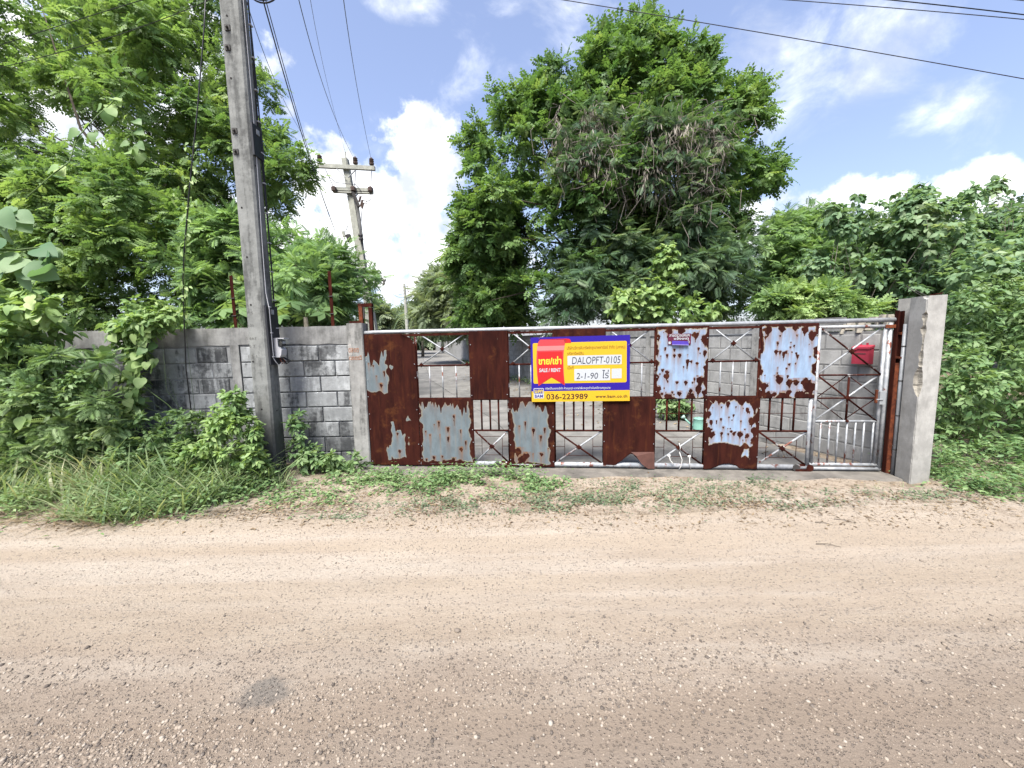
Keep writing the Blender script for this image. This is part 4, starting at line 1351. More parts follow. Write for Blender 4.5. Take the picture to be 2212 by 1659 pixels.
MB().tube(pts, 0.005, 6).build('strand', M['white_plastic'], whc, True, True)
for z in (1.48, 1.76, 2.06):
    x, y, wf, sd = pole_c(z)
    MB().box((x + 0.036, y + 0.057, z), (0.014, 0.035, 0.012)).build('clip', M['white_plastic'], whc, True)
# electric meter
mx, my, mz = pole_c(1.6)[0] + 0.028, 4.655, 1.60
mt = empty('electric_meter', (mx, my, mz - 0.13), 0, 'pale electric meter with a clear cover on the near pole', 'electric meter')
mb = MB()
mb.prism([(0, -0.13), (0.055, -0.13), (0.075, -0.10), (0.085, -0.04), (0.045, 0.0), (0.045, 0.10), (0, 0.10)], -0.055, 0.055)
o = mb.build('base', M['white_plastic'], mt)
o.location = (0, 0, 0.13)
o = MB().box((0.065, 0, 0.045), (0.11, 0.10, 0.012)).build('cover_top', M['white_plastic'], mt)
o.location = (0, 0, 0.18)
o = MB().box((0.062, 0, 0.0), (0.045, 0.07, 0.075)).build('dial', M['dark_iron'], mt)
o.location = (0, 0, 0.165)
o = MB().box((0.087, 0, 0.0), (0.006, 0.045, 0.03)).build('number_plate', M['white_plastic'], mt)
o.location = (0, 0, 0.175)
gm, t = mat('clear_cover')
gs = t.n('ShaderNodeBsdfGlass', {'Color': (0.93, 0.96, 0.96, 1), 'Roughness': 0.03, 'IOR': 1.1})
tr_ = t.n('ShaderNodeBsdfTransparent', {'Color': (0.9, 0.93, 0.94, 1)})
t.n('ShaderNodeOutputMaterial', {'Surface': t.n('ShaderNodeMixShader', {0: 0.5, 1: gs, 2: tr_})})
o = MB().box((0.083, 0, 0.0), (0.075, 0.10, 0.10), ch=0.01).build('clear_cover', gm, mt)
o.location = (0, 0, 0.17)
for k, (dy, r_) in enumerate(((-0.025, 0.03), (0.0, 0.05), (0.02, 0.06), (0.03, 0.065))):
    MB().tube([(0.04, dy, 0.005), (0.045, dy, -0.03), (0.04 + r_ * 0.5, dy + 0.02, -0.07 - r_ * 0.2), (0.05 + r_, dy + 0.04, -0.05), (0.03, dy + 0.045, 0.0)], 0.0055, 6).build('lead', M['cable'] if k else M['orange_rust'], mt, smooth=True)
# coil of spare wire near the top of the frame
q = at(566, -6, 4.3)
co = empty('wire_coil', q, 0, 'coil of black spare cable hanging high beside the near pole', 'cable coil')
for k in range(5):
    r_ = 0.12 + 0.012 * k
    MB().tube([(q[0] + r_ * math.cos(a), q[1] + 0.02 * k - 0.04, q[2] + 0.13 + r_ * math.sin(a) * 0.9) for a in np.linspace(0, 2 * math.pi, 25)], 0.008, 5, cap=False).build('turn', M['cable'], co, True)

# ------------------------------------------------------------------ wall furniture
for (px, pt, lab) in ((507, 598, 'rusty angle iron post on the block wall, left of the near pole'), (718, 588, 'rusty angle iron post on the block wall, right of the near pole')):
    b, tp_ = at(px, 706, 5.0), at(px - 4, pt, 5.0)
    e = empty('iron_post', (b[0], 5.02, 1.84), 0, lab, 'post', 'barbed wire posts on the left wall')
    MB().box((b[0], 5.02, 1.84 + (tp_[2] - 1.84) / 2), (0.040, 0.006, tp_[2] - 1.84 + 0.04)).box((b[0] - 0.018, 5.04, 1.84 + (tp_[2] - 1.84) / 2), (0.006, 0.036, tp_[2] - 1.84 + 0.04)).build('angle', M['rust'], e, True)
    for z in (2.0, 2.22):
        MB().tube([(b[0] - 0.03, 5.01, z), (b[0] + 0.03, 5.01, z + 0.004)], 0.006, 6).build('tie', M['dark_iron'], e, True)
gb = empty('gate_guide', (-1.85, 5.02, 1.84), GA, 'rusty steel guide frame standing on top of the left gate pillar', 'bracket')
g0 = np.array((-1.90, 4.985))
for x, z0, z1, m in ((-1.912, 1.84, 2.09, 'orange_rust'), (-1.788, 1.70, 2.07, 'rust')):
    MB().box((x, 5.0, (z0 + z1) / 2), (0.045, 0.05, z1 - z0)).build('leg', M[m], gb, True)
MB().box((-1.85, 5.0, 2.10), (0.18, 0.055, 0.042), R(-3)).build('head', M['rust'], gb, True)
MB().box((-1.99, 4.99, 1.885), (0.14, 0.05, 0.030)).build('foot', M['rust'], gb, True)
MB().tube([(-1.87, 4.985, 1.93), (-1.87, 4.985, 2.08)], 0.012, 8).build('roller', M['dark_iron'], gb, True)

# ------------------------------------------------------------------ far poles
FY = 16.0
fp = empty('utility_pole', (-5.4, FY, 0), 0, 'far concrete utility pole with two crossarms and insulators', 'utility pole')
tpt, bpt = at(747, 352, FY), at(786, 592, FY)
dirp = (bpt - tpt) / (tpt[2] - bpt[2])
foot = tpt + dirp * tpt[2]
mb = MB()
k0, k1 = tpt + dirp * -0.15, foot
for (a, b, w0, w1) in ((k0, k1, 0.11, 0.17),):
    vs = []
    for p, h_ in ((k1, w1), (k0, w0)):
        vs += [(p[0] - h_, p[1] - h_, p[2]), (p[0] + h_, p[1] - h_, p[2]), (p[0] + h_, p[1] + h_, p[2]), (p[0] - h_, p[1] + h_, p[2])]
    mb.add(vs, [(0, 1, 5, 4), (1, 2, 6, 5), (2, 3, 7, 6), (3, 0, 4, 7), (4, 5, 6, 7)])
mb.build('shaft', M['far_pole'], fp, True)


def fline(name, pts, r, m, Y=FY - 0.2, n=6, par=None):
    return MB().tube([at(a, b, Y) for a, b in pts], r, n).build(name, M[m], par or fp, True)


def arm(p, q, h_, name='crossarm'):
    a, b = at(*p, FY - 0.17), at(*q, FY - 0.17)
    mb = MB()
    vs = []
    for c in (a, b):
        vs += [(c[0], c[1] - 0.06, c[2] - h_), (c[0], c[1] + 0.06, c[2] - h_), (c[0], c[1] + 0.06, c[2] + h_), (c[0], c[1] - 0.06, c[2] + h_)]
    mb.add(vs, [(0, 1, 5, 4), (1, 2, 6, 5), (2, 3, 7, 6), (3, 0, 4, 7), (3, 2, 1, 0), (4, 5, 6, 7)])
    return mb.build(name, M['far_pole'], fp, True)


arm((686, 358), (810, 364), 0.075)
arm((718, 409), (806, 412), 0.075)
arm((720, 414), (806, 417), 0.04, 'crossarm')
fline('lightning_rod', [(748, 355), (746, 328)], 0.022, 'far_pole')
for px, py in ((691, 352), (768, 357), (803, 359)):
    q = at(px, py, FY - 0.17)
    MB().lathe([(0.03, 0), (0.09, 0.03), (0.10, 0.09), (0.07, 0.11), (0.10, 0.16), (0.07, 0.18), (0.095, 0.23), (0.05, 0.27), (0.03, 0.30)], (q[0], q[1], q[2] + 0.02), 10).build('insulator', M['insul'], fp, True)
for px, py in ((721, 408), (800, 409), (763, 408)):
    q = at(px, py, FY - 0.3)
    MB().lathe([(0.02, -0.1), (0.10, -0.07), (0.11, 0.05), (0.05, 0.10)], q, 8).build('insulator', M['insul'], fp, True)
for a in ([(727, 364), (746, 383)], [(769, 366), (752, 384)], [(741, 414), (751, 424)], [(776, 416), (763, 428)]):
    fline('strut', a, 0.022, 'galv')
fline('cut_out_bar', [(762, 414), (775, 447)], 0.07, 'dark_iron', FY - 0.3)
for a in ([(779, 424), (776, 436)], [(783, 432), (779, 446)], [(785, 438), (782, 450)]):
    q = fline('fuse_tube', a, 0.04, 'insul', FY - 0.35)
    MB().tube([at(a[0][0], a[0][1], FY - 0.35), at(a[0][0] + 8, a[0][1] + 2, FY - 0.35)], 0.02, 5).build('fuse_arm', M['galv'], q, True)
for a in ([(703, 366), (711, 383), (721, 405)], [(710, 381), (725, 394), (748, 397), (768, 398), (780, 412)], [(768, 366), (767, 395), (764, 406)], [(803, 366), (801, 406)], [(801, 418), (802, 428), (798, 433), (790, 436)], [(782, 450), (780, 480), (779, 520)], [(752, 486), (747, 500), (741, 500)]):
    fline('jumper', a, 0.014, 'line', FY - 0.3, 5)
fline('arrester', [(741, 500), (744, 512)], 0.06, 'far_pole', FY - 0.35)
fline('equipment_box', [(752, 507), (756, 522)], 0.10, 'dark_iron', FY - 0.3)
fline('riser', [(771, 440), (779, 500), (788, 600)], 0.07, 'beam', FY - 0.05)
fline('tie_beam', [(775, 508), (783, 509)], 0.07, 'dark_iron', FY - 0.2)
fline('tie_beam', [(777, 516), (784, 517)], 0.07, 'dark_iron', FY - 0.2)
lp = empty('street_lamp', (-10.45, 40, 0), 0, 'distant concrete lamp post with a single arm above the drive', 'street lamp')
a, b = at(873, 613, 40), at(882, 745, 40)
MB().tube([b, a], [0.20, 0.13], 8).build('post', M['far_pole'], lp, True)
MB().tube([at(877, 643, 40), at(900, 637, 40), at(913, 635, 40)], 0.06, 6).build('arm', M['conduit'], lp, True)
MB().tube([at(905, 636, 40), at(917, 634, 40)], [0.12, 0.09], 8).build('lantern', M['conduit'], lp, True)
for k in range(3):
    MB().tube([at(878 + k, 618 + 5 * k, 40), at(881 + k, 620 + 5 * k, 40)], 0.06, 6).build('insulator', M['insul'], lp, True)
xp = empty('crossarm_pole', at(800, 760, 22) * np.array((1, 1, 0)), 0, 'pale crossarm with a hanging insulator sticking out of the shrubs', 'utility pole')
MB().tube([at(785, 604, 22), at(833, 605, 22)], 0.09, 6).build('crossarm', M['far_pole'], xp, True)
MB().tube([at(830, 606, 22), at(829, 616, 22)], 0.05, 6).build('insulator', M['insul'], xp, True)
MB().tube([at(789, 600, 22), at(799, 760, 22)], 0.14, 8).build('shaft', M['far_pole'], xp, True)


# ------------------------------------------------------------------ overhead lines
def wire(a, b, sag, r, label, name='power_line', m='line', n=24):
    a, b = np.array(a), np.array(b)
    pts = []
    for k in np.linspace(0, 1, n):
        p = a + (b - a) * k
        pts.append(p - np.array([0, 0, 4 * sag * k * (1 - k)]))
    mid = (a + b) / 2
    e = MB().tube(pts, r, 5).build(name, M[m], label=label, cat='wire')
    return e


def wire3(p0, p1, p2, r, label, name='power_line', m='line'):
    """sagging wire through three surveyed points"""
    p0, p1, p2 = map(np.array, (p0, p1, p2))
    k1 = np.linalg.norm(p1 - p0) / (np.linalg.norm(p1 - p0) + np.linalg.norm(p2 - p1))
    pts = []
    for k in np.linspace(0, 1, 30):
        l0 = (k - k1) * (k - 1) / (k1 * 1.0)
        l1 = k * (k - 1) / (k1 * (k1 - 1))
        l2 = k * (k - k1) / (1 - k1)
        pts.append(p0 * l0 + p1 * l1 + p2 * l2)
    return MB().tube(pts, r, 5).build(name, M[m], label=label, cat='wire')


wire3(at(691, 348, FY - .17), at(592, 170, 8), at(520, -40, 4.6), 0.0050, 'thin power line from the left insulator of the far pole')
wire3(at(768, 349, FY - .17), at(700, 190, 9), at(636, -40, 5.2), 0.0062, 'power line from the middle insulator of the far pole')
wire3(at(803, 350, FY - .17), at(768, 170, 9), at(737, -40, 5.2), 0.0062, 'power line from the right insulator of the far pole')
wire3(at(746, 330, FY - .17), at(700, 150, 9), at(664, -40, 5.2), 0.0037, 'fine earth wire from the rod on top of the far pole')
wire3(at(757, 575, FY - .4), at(655, 300, 7.5), at(560, -30, 4.6), 0.0081, 'thick twisted cable sloping from the near pole down behind the shrubs', 'service_line')
wire3(at(757, 580, FY - .6), at(660, 305, 7.6), at(566, -30, 4.7), 0.0056, 'slack second cable beside the thick twisted cable by the near pole', 'service_line')
wire3(at(1080, -22, 6.6), at(1700, 80, 6.0), at(2320, 190, 5.6), 0.0056, 'lowest of the wires crossing the sky above the big tree')
wire3(at(1560, -10, 6.0), at(1900, 15, 5.6), at(2320, 52, 5.2), 0.0050, 'second lowest wire crossing the upper right sky')
wire3(at(1800, -12, 5.6), at(2040, 12, 5.4), at(2320, 45, 5.2), 0.0062, 'third wire in the upper right corner of the sky', m='cable')
wire3(at(2000, -20, 5.4), at(2150, -5, 5.2), at(2320, 12, 5.0), 0.0050, 'topmost wire at the very corner of the upper right sky')
for k, (a, b) in enumerate((((790, 545), (874, 618)), ((790, 552), (874, 626)), ((791, 560), (875, 633)), ((792, 568), (876, 640)))):
    wire(at(*a, FY), at(*b, 40), 0.6, 0.013, ['topmost', 'second', 'third', 'lowest'][k] + ' of the four cables running on to the distant lamp post', 'service_line')
wire3(at(-60, 118, 5.5), at(130, 55, 5.0), at(440, -40, 4.5), 0.0037, 'dark cable crossing the crown of the left tree near the corner', 'service_line', 'cable')
wire3(at(-60, 160, 5.5), at(300, 60, 5.0), at(470, -8, 4.5), 0.0037, 'lower dark cable crossing the crown of the left tree', 'service_line', 'cable')
hp = [at(446, -40, 4.4), at(441, 60, 4.4), at(428, 220, 4.4), at(417, 330, 4.4), at(407, 430, 4.4), at(398, 540, 4.45), at(395, 600, 4.5), at(398, 700, 4.6), at(402, 800, 4.7), at(412, 880, 4.8), at(418, 945, 4.85)]
MB().tube(hp, 0.0062, 6).build('hanging_cable', M['cable'], smooth=True, label='loose black cable hanging straight down in front of the left wall', cat='cable')

# ================================================================== VEGETATION
def unit(a):
    return a / np.maximum(np.linalg.norm(a, axis=-1, keepdims=True), 1e-9)


def tpl_pinnate(n=6, lw=0.11, ll=0.34, droop=0.18, rachis=True):
    """compound leaf, length 1 along x: n pairs of leaflets and a tip"""
    V, Fq = [], []

    def q(p, d, l, w_):
        d = np.array(d) / np.linalg.norm(d)
        s_ = np.array([-d[1], d[0], 0])
        p = np.array(p)
        b = len(V)
        V.extend([p, p + d * l * 0.45 + s_ * w_ / 2 + np.array([0, 0, 0.02]), p + d * l + np.array([0, 0, -0.05]), p + d * l * 0.45 - s_ * w_ / 2 + np.array([0, 0, 0.02])])
        Fq.append((b, b + 1, b + 2, b + 3))
    for i in range(n):
        x = 0.18 + 0.74 * i / n
        z = -droop * x * x
        k = 1.0 - 0.35 * abs(i / (n - 1) - 0.45)
        for sg in (-1, 1):
            q((x, 0, z), (0.45, sg, -0.15), ll * k, lw)
    q((0.9, 0, -droop * 0.81), (1, 0, -0.3), ll * 0.8, lw)
    if rachis:
        b = len(V)
        V.extend([np.array((0, 0.008, 0)), np.array((0, -0.008, 0)), np.array((0.9, -0.004, -droop * 0.81)), np.array((0.9, 0.004, -droop * 0.81))])
        Fq.append((b, b + 1, b + 2, b + 3))
    return np.array(V, float), np.array(Fq)


def tpl_ovate(w_=0.45, droop=0.15, fold=0.10):
    V = np.array([(0, 0, 0), (0.38, w_ / 2, fold), (0.72, w_ * 0.36, fold * 0.6 - droop * .5), (1, 0, -droop), (0.72, -w_ * 0.36, fold * 0.6 - droop * .5), (0.38, -w_ / 2, fold), (0.38, 0, 0.0), (0.72, 0, -droop * .5)], float)
    return V, np.array([(0, 6, 1, 0), (6, 7, 2, 1), (7, 3, 3, 2)][:0] + [(0, 5, 6, 1), (6, 7, 2, 1), (5, 4, 7, 6), (7, 4, 3, 2)])


def tpl_heart(droop=0.15):
    pts = [(0, 0, 0), (-0.10, 0.20, 0.04), (0.05, 0.42, 0.06), (0.35, 0.44, 0.05), (0.70, 0.24, -0.02), (1.0, 0, -droop), (0.70, -0.24, -0.02), (0.35, -0.44, 0.05), (0.05, -0.42, 0.06), (-0.10, -0.20, 0.04), (0.35, 0, -0.01), (0.70, 0, -0.06)]
    return np.array(pts, float), np.array([(0, 10, 2, 1), (10, 11, 3, 2), (11, 5, 4, 3), (0, 9, 8, 10), (10, 8, 7, 11), (11, 7, 6, 5)])


def tpl_blade(seg=3, w_=0.035, bend=0.55):
    V, Fq = [], []
    for i in range(seg + 1):
        k = i / seg
        wd_ = w_ * (1 - k * 0.92) / 2
        V += [(k * (1 - 0.25 * bend * k), wd_, -bend * k * k * 0.6), (k * (1 - 0.25 * bend * k), -wd_, -bend * k * k * 0.6)]
    for i in range(seg):
        Fq.append((2 * i, 2 * i + 1, 2 * i + 3, 2 * i + 2))
    return np.array(V, float), np.array(Fq)


def tpl_hi(out, mid, cup=0.10, droop=0.16):
    V, Fq = [], []
    for (x, y), m_ in zip(out, mid):
        V += [(m_, 0, -droop * m_ * m_), (x, y, cup * y - droop * x * abs(x) - 0.04 * math.sin(x * 9)), (x, -y, cup * y - droop * x * abs(x) + 0.03 * math.sin(x * 8))]
    for i in range(len(out) - 1):
        a, b = 3 * i, 3 * i + 3
        Fq += [(a, b, b + 1, a + 1), (a, a + 2, b + 2, b)]
    return np.array(V, float), np.array(Fq)


HI_HEART = tpl_hi([(0, 0.001), (-0.10, 0.14), (-0.08, 0.30), (0.08, 0.43), (0.30, 0.46), (0.55, 0.37), (0.80, 0.18), (1, 0.001)], [-0.001, 0.02, 0.06, 0.16, 0.33, 0.56, 0.8, 1.0])
HI_ROUND = tpl_hi([(0, 0.001), (0.03, 0.16), (0.12, 0.30), (0.30, 0.40), (0.50, 0.40), (0.70, 0.31), (0.88, 0.15), (1, 0.001)], [-0.001, 0.05, 0.14, 0.30, 0.5, 0.7, 0.88, 1.0], 0.15, 0.22)
TP = {'hiheart': HI_HEART, 'hiround': HI_ROUND, 'pin6': tpl_pinnate(6, 0.15, 0.36), 'pin3': tpl_pinnate(3, 0.30, 0.50, 0.12), 'pin5': tpl_pinnate(4, 0.22, 0.42, 0.25), 'pin8': tpl_pinnate(8, 0.075, 0.30, 0.22), 'fern': tpl_pinnate(8, 0.085, 0.36, 0.20),
      'ovate': tpl_ovate(), 'wide': tpl_ovate(0.62, 0.25, 0.06), 'long': tpl_ovate(0.26, 0.2, 0.05), 'heart': tpl_heart(), 'blade': tpl_blade(), 'pod': tpl_ovate(0.12, 0.05, 0.02)}


def scatter(P, D, N, S, tpl, rnd):
    """instances of a leaf template as one array mesh. P pos, D direction, N normal hint, S size"""
    tv, tf = TP[tpl]
    D = unit(D)
    N = unit(N - D * (N * D).sum(-1, keepdims=True))
    Y = np.cross(N, D)
    V = P[:, None, :] + S[:, None, None] * (tv[None, :, 0:1] * D[:, None, :] + tv[None, :, 1:2] * Y[:, None, :] + tv[None, :, 2:3] * N[:, None, :])
    k = len(tv)
    Fq = (tf[None] + (np.arange(len(P)) * k)[:, None, None]).reshape(-1, 4)
    return V.reshape(-1, 3), Fq, np.repeat(rnd, k)


def join(parts):
    Vs, Fs, As, b = [], [], [], 0
    for V, Fq, A in parts:
        Vs.append(V)
        Fs.append(Fq + b)
        As.append(A)
        b += len(V)
    return np.concatenate(Vs), np.concatenate(Fs), np.concatenate(As)


def twigs(C, Rr, n, k, rs, up=0.25, side=0.9, droop=0.15, inner=0.35, squash=1.0):
    """n twigs spread over clumps (C centre, Rr radius), k leaves on each; gives leaf positions, directions, normals"""
    wgt = Rr ** 2
    ci = rs.choice(len(C), n, p=wgt / wgt.sum())
    v = unit(rs.normal(size=(n, 3)) + np.array([0, 0, up]))
    v[:, 2] *= squash
    a = C[ci] + v * (Rr[ci] * inner)[:, None]
    b = C[ci] + v * (Rr[ci] * rs.uniform(0.7, 1.12, n))[:, None] + rs.normal(size=(n, 3)) * (Rr[ci] * 0.12)[:, None]
    t_ = np.linspace(0.25, 1.0, k)
    ax = unit(b - a)
    P = a[:, None] + (b - a)[:, None] * t_[None, :, None]
    P[:, :, 2] -= (droop * (Rr[ci])[:, None] * t_[None] ** 2) * 0.4
    sd = unit(np.cross(ax, np.array([0, 0, 1.0]) + 0.3 * rs.normal(size=(n, 3))))
    sg = np.where(np.arange(k) % 2 == 0, 1.0, -1.0)
    D = ax[:, None] * 0.55 + sd[:, None] * (sg[None, :, None] * side) + rs.normal(size=(n, k, 3)) * 0.28
    D[:, -1] = ax + rs.normal(size=(n, 3)) * 0.2
    D[:, :, 2] -= droop
    N = np.array([0, 0, 0.8]) + ax[:, None] * 0.75 + rs.normal(size=(n, k, 3)) * 0.4
    return P.reshape(-1, 3), D.reshape(-1, 3), N.reshape(-1, 3), (a, P[:, -1])


def inside(poly, x, y):
    r = np.zeros(len(x), bool)
    n = len(poly)
    for i in range(n):
        x0, y0 = poly[i]
        x1, y1 = poly[(i + 1) % n]
        c = ((y0 > y) != (y1 > y)) & (x < (x1 - x0) * (y - y0) / ((y1 - y0) if y1 != y0 else 1e-9) + x0)
        r ^= c
    return r


def edge_dist(poly, x, y):
    d = np.full(len(x), 1e9)
    n = len(poly)
    for i in range(n):
        a, b = np.array(poly[i], float), np.array(poly[(i + 1) % n], float)
        ab = b - a
        t_ = np.clip(((x - a[0]) * ab[0] + (y - a[1]) * ab[1]) / max(ab @ ab, 1e-9), 0, 1)
        d = np.minimum(d, np.hypot(x - a[0] - ab[0] * t_, y - a[1] - ab[1] * t_))
    return d


def clumps(poly, Y, thick, n, r0, r1, rs, rim=0.5):
    """clump centres filling a crown whose front view is the surveyed outline; depth spreads like a rounded mass"""
    P = np.array(poly, float)
    C, Rr = [], []
    tries = 0
    dm = None
    while len(C) < n and tries < 60:
        tries += 1
        x = rs.uniform(P[:, 0].min(), P[:, 0].max(), 400)
        y = rs.uniform(P[:, 1].min(), P[:, 1].max(), 400)
        ok = inside(poly, x, y)
        x, y = x[ok], y[ok]
        d = edge_dist(poly, x, y)
        if dm is None:
            dm = d.max()
        for xi, yi, di in zip(x, y, d):
            if len(C) >= n:
                break
            r_ = rs.uniform(r0, r1)
            rp = r_ * PF / Y
            if di < rp * rim:
                r_ = max(r0 * 0.5, di / rim * Y / PF)
                if rs.rand() < 0.35:
                    continue
            off = thick * rs.uniform(-1, 1) * math.sqrt(min(1, di / (0.7 * dm)) + 0.02)
            q = at(xi, yi, Y + off)
            C.append(q)
            Rr.append(r_)
    return np.array(C), np.array(Rr)


def limbs(root, base, C, Rr, rs, r_base, m, n=18, name='trunk', fork=0.35, twig=None, tw_n=600, lean=None):
    """tapered trunk, limbs to some clumps and thin twigs"""
    mb = MB()
    top = C.mean(0)
    base = np.array(base, float)
    forkp = base + (top - base) * fork
    if lean is not None:
        forkp = forkp + np.array(lean)
    tp_ = base + (top - base) * 0.85 + rs.normal(size=3) * 0.2
    mid = (base + forkp) / 2 + rs.normal(size=3) * 0.06
    mb.tube([base, mid, forkp, (forkp + tp_) / 2 + rs.normal(size=3) * 0.15, tp_], [r_base, r_base * 0.82, r_base * 0.7, r_base * 0.4, r_base * 0.12], 8)
    idx = rs.permutation(len(C))[:n]
    for i in idx:
        t_ = rs.uniform(0.15, 0.8)
        s_ = forkp + (tp_ - forkp) * t_ * 0.7
        if rs.rand() < 0.4:
            s_ = mid + (forkp - mid) * rs.uniform(0.5, 1)
        e = C[i]
        h_ = (s_ + e) / 2 + np.array([0, 0, 0.12 * np.linalg.norm(e - s_)]) + rs.normal(size=3) * 0.12 * np.linalg.norm(e - s_)
        mb.tube([s_, h_, e], [r_base * 0.26, r_base * 0.14, r_base * 0.04], 5)
    o = mb.build(name, M[m], root, True, True)
    return o


def twig_mesh(tw, n, rs, r, m, root, name='twigs'):
    a, b = tw
    i = rs.permutation(len(a))[:n]
    a, b = a[i], b[i]
    d = unit(b - a)
    s_ = unit(np.cross(d, np.array([0.3, 0.2, 1.0])))
    u = np.cross(d, s_)
    V = np.stack([a + s_ * r, a - s_ * r * .5 + u * r * .8, a - s_ * r * .5 - u * r * .8, b + s_ * r * .4, b - s_ * r * .2 + u * r * .3, b - s_ * r * .2 - u * r * .3], 1).reshape(-1, 3)
    base = (np.arange(len(a)) * 6)[:, None, None]
    Fq = (np.array([(0, 1, 4, 3), (1, 2, 5, 4), (2, 0, 3, 5)])[None] + base).reshape(-1, 4)
    return np_obj(name, V, Fq, M[m], root, True, kind='stuff')


def plant(name, label, cat, base, polys, leaf, m, size, n_tw, k, seed, trunk_r=0.1, bark='bark', nl=16, droop=0.15, up=0.25, side=0.9, group=None, tw_show=500, tw_r=0.006, squash=1.0, fork=0.35, trunk=True, rim=0.5, inner=0.35, extra=None, lean=None):
    """tree or shrub. polys: list of (outline, depth, thickness, clumps, rmin, rmax)"""
    rs = np.random.RandomState(seed)
    root = empty(name, base, 0, label, cat, group)
    Cs, Rs = [], []
    for (poly, Y, th, n, r0, r1) in polys:
        C, Rr = clumps(poly, Y, th, n, r0, r1, rs, rim)
        Cs.append(C)
        Rs.append(Rr)
    C, Rr = np.concatenate(Cs), np.concatenate(Rs)
    if trunk:
        limbs(root, base, C, Rr, rs, trunk_r, bark, nl, fork=fork, lean=lean)
    P, D, N, tw = twigs(C, Rr, n_tw, k, rs, up, side, droop, inner, squash)
    S = rs.uniform(size[0], size[1], len(P))
    cl = rs.uniform(0, 1, len(tw[0]))
    rnd = np.clip(np.repeat(cl, k) * 0.6 + rs.uniform(0, 0.4, len(P)), 0, 1)
    keep = P[:, 2] > 0.02
    parts = [scatter(P[keep], D[keep], N[keep], S[keep], leaf, rnd[keep])]
    V, Fq, A = join(parts)
    np_obj('crown', V, Fq, M[m], root, True, attrs={'rnd': A}, kind='stuff')
    if tw_show:
        twig_mesh(tw, tw_show, rs, tw_r, bark, root)
    return root, C, Rr, rs


# ---- left: tall tamarind-like tree behind the wall
plant('tamarind_tree', 'tall fine-leaved tree filling the upper left behind the near pole', 'tree', (-5.2, 9.6, 0),
      [([(-260, -160), (430, -160), (520, 20), (545, 140), (615, 185), (600, 235), (565, 255), (648, 320), (682, 405), (640, 425), (600, 470), (560, 520), (300, 560), (-260, 600)], 9.2, 1.7, 260, 0.28, 0.55)],
      'pin5', 'leaf_tam', (0.14, 0.22), 5600, 5, 1, 0.16, 'bark', 14, 0.12, 0.3, tw_show=1400, tw_r=0.006)
plant('green_shrub', 'dense bright green shrub mass behind the left block wall', 'shrub', (-5.6, 7.0, 0),
      [([(-200, 330), (60, 350), (200, 330), (330, 400), (440, 470), (480, 560), (500, 720), (-200, 730)], 6.9, 0.7, 120, 0.25, 0.5)],
      'pin5', 'leaf_tam', (0.13, 0.20), 2600, 5, 2, 0.06, 'bark', 12, 0.15, 0.35, tw_show=300, group='shrubs behind the left wall')
plant('feathery_shrub', 'feathery light green shrub behind the wall between the near pole and the gate', 'shrub', (-3.6, 7.2, 0),
      [([(400, 480), (520, 470), (600, 500), (660, 495), (735, 545), (790, 590), (835, 612), (815, 650), (775, 705), (400, 720)], 6.9, 0.8, 90, 0.2, 0.42), ([(700, 560), (850, 640), (790, 640)], 6.6, 0.3, 8, 0.10, 0.16)],
      'fern', 'leaf_feather', (0.16, 0.25), 1700, 5, 3, 0.05, 'bark', 10, 0.12, 0.45, tw_show=300, group='shrubs behind the left wall')

# ---- centre: big tree behind the inner wall
big = [(1379, 22), (1417, 8), (1436, 75), (1465, 109), (1489, 85), (1532, 75), (1551, 133), (1585, 162), (1623, 138), (1651, 201), (1675, 244), (1642, 278), (1670, 316), (1697, 394), (1670, 427), (1594, 427), (1623, 471), (1585, 538), (1623, 596), (1585, 683), (1136, 698), (1050, 683), (1021, 616), (997, 519), (1012, 471), (973, 403), (997, 336), (988, 288), (1040, 234), (1064, 186), (1097, 225), (1136, 177), (1174, 138), (1231, 148), (1241, 196), (1269, 152), (1262, 85), (1308, 61), (1346, 75), (1373, 56)]
root, C, Rr, rs = plant('big_tree', 'tall spreading leafy tree overgrown with dead vines behind the drive wall', 'tree', (4.3, 13.4, 0),
      [(big, 13.2, 2.3, 300, 0.32, 0.68)], 'pin3', 'leaf_tree', (0.20, 0.30), 6200, 5, 4, 0.26, 'bark', 40, 0.10, 0.35, tw_show=1200, tw_r=0.010)
# dead vines hung across the front of that tree
rs = np.random.RandomState(41)
dv = empty('dead_vine', (4.4, 11.3, 0), 0, 'grey tangle of dead vines and pods hanging over the front of the big tree', 'vine')
Cd, Rd = clumps([(1160, 270), (1280, 225), (1420, 235), (1560, 250), (1590, 300), (1540, 420), (1500, 520), (1470, 420), (1330, 400), (1200, 380)], 11.2, 0.5, 60, 0.3, 0.6, rs)
P, D, N, tw = twigs(Cd, Rd, 1100, 3, rs, 0.0, 0.7, 0.9)
D[:, 2] -= 1.0
V, Fq, A = scatter(P, D, N, rs.uniform(0.12, 0.26, len(P)), 'pod', rs.rand(len(P)))
np_obj('pods', V, Fq, M['dead_leaf'], dv, True, attrs={'rnd': A}, kind='stuff')
mb = MB()
for k in range(320):
    c = Cd[rs.randint(len(Cd))] + rs.normal(size=3) * 0.3
    pts = [c]
    for j in range(4):
        c = c + np.array([rs.normal() * 0.16, rs.normal() * 0.08, -abs(rs.normal()) * 0.22 + (0.12 if j == 0 else 0)])
        pts.append(c)
    mb.tube(pts, [0.008, 0.008, 0.007, 0.006, 0.004], 4, False)
mb.build('dead_stems', M['dead'], dv, True, kind='stuff')
P, D, N, tw = twigs(Cd, Rd, 420, 4, rs, 0.2, 0.9, 0.2)
V, Fq, A = scatter(P, D, N, rs.uniform(0.22, 0.32, len(P)), 'fern', rs.rand(len(P)))
np_obj('fern_leaves', V, Fq, M['leaf_dark'], dv, True, attrs={'rnd': A}, kind='stuff')
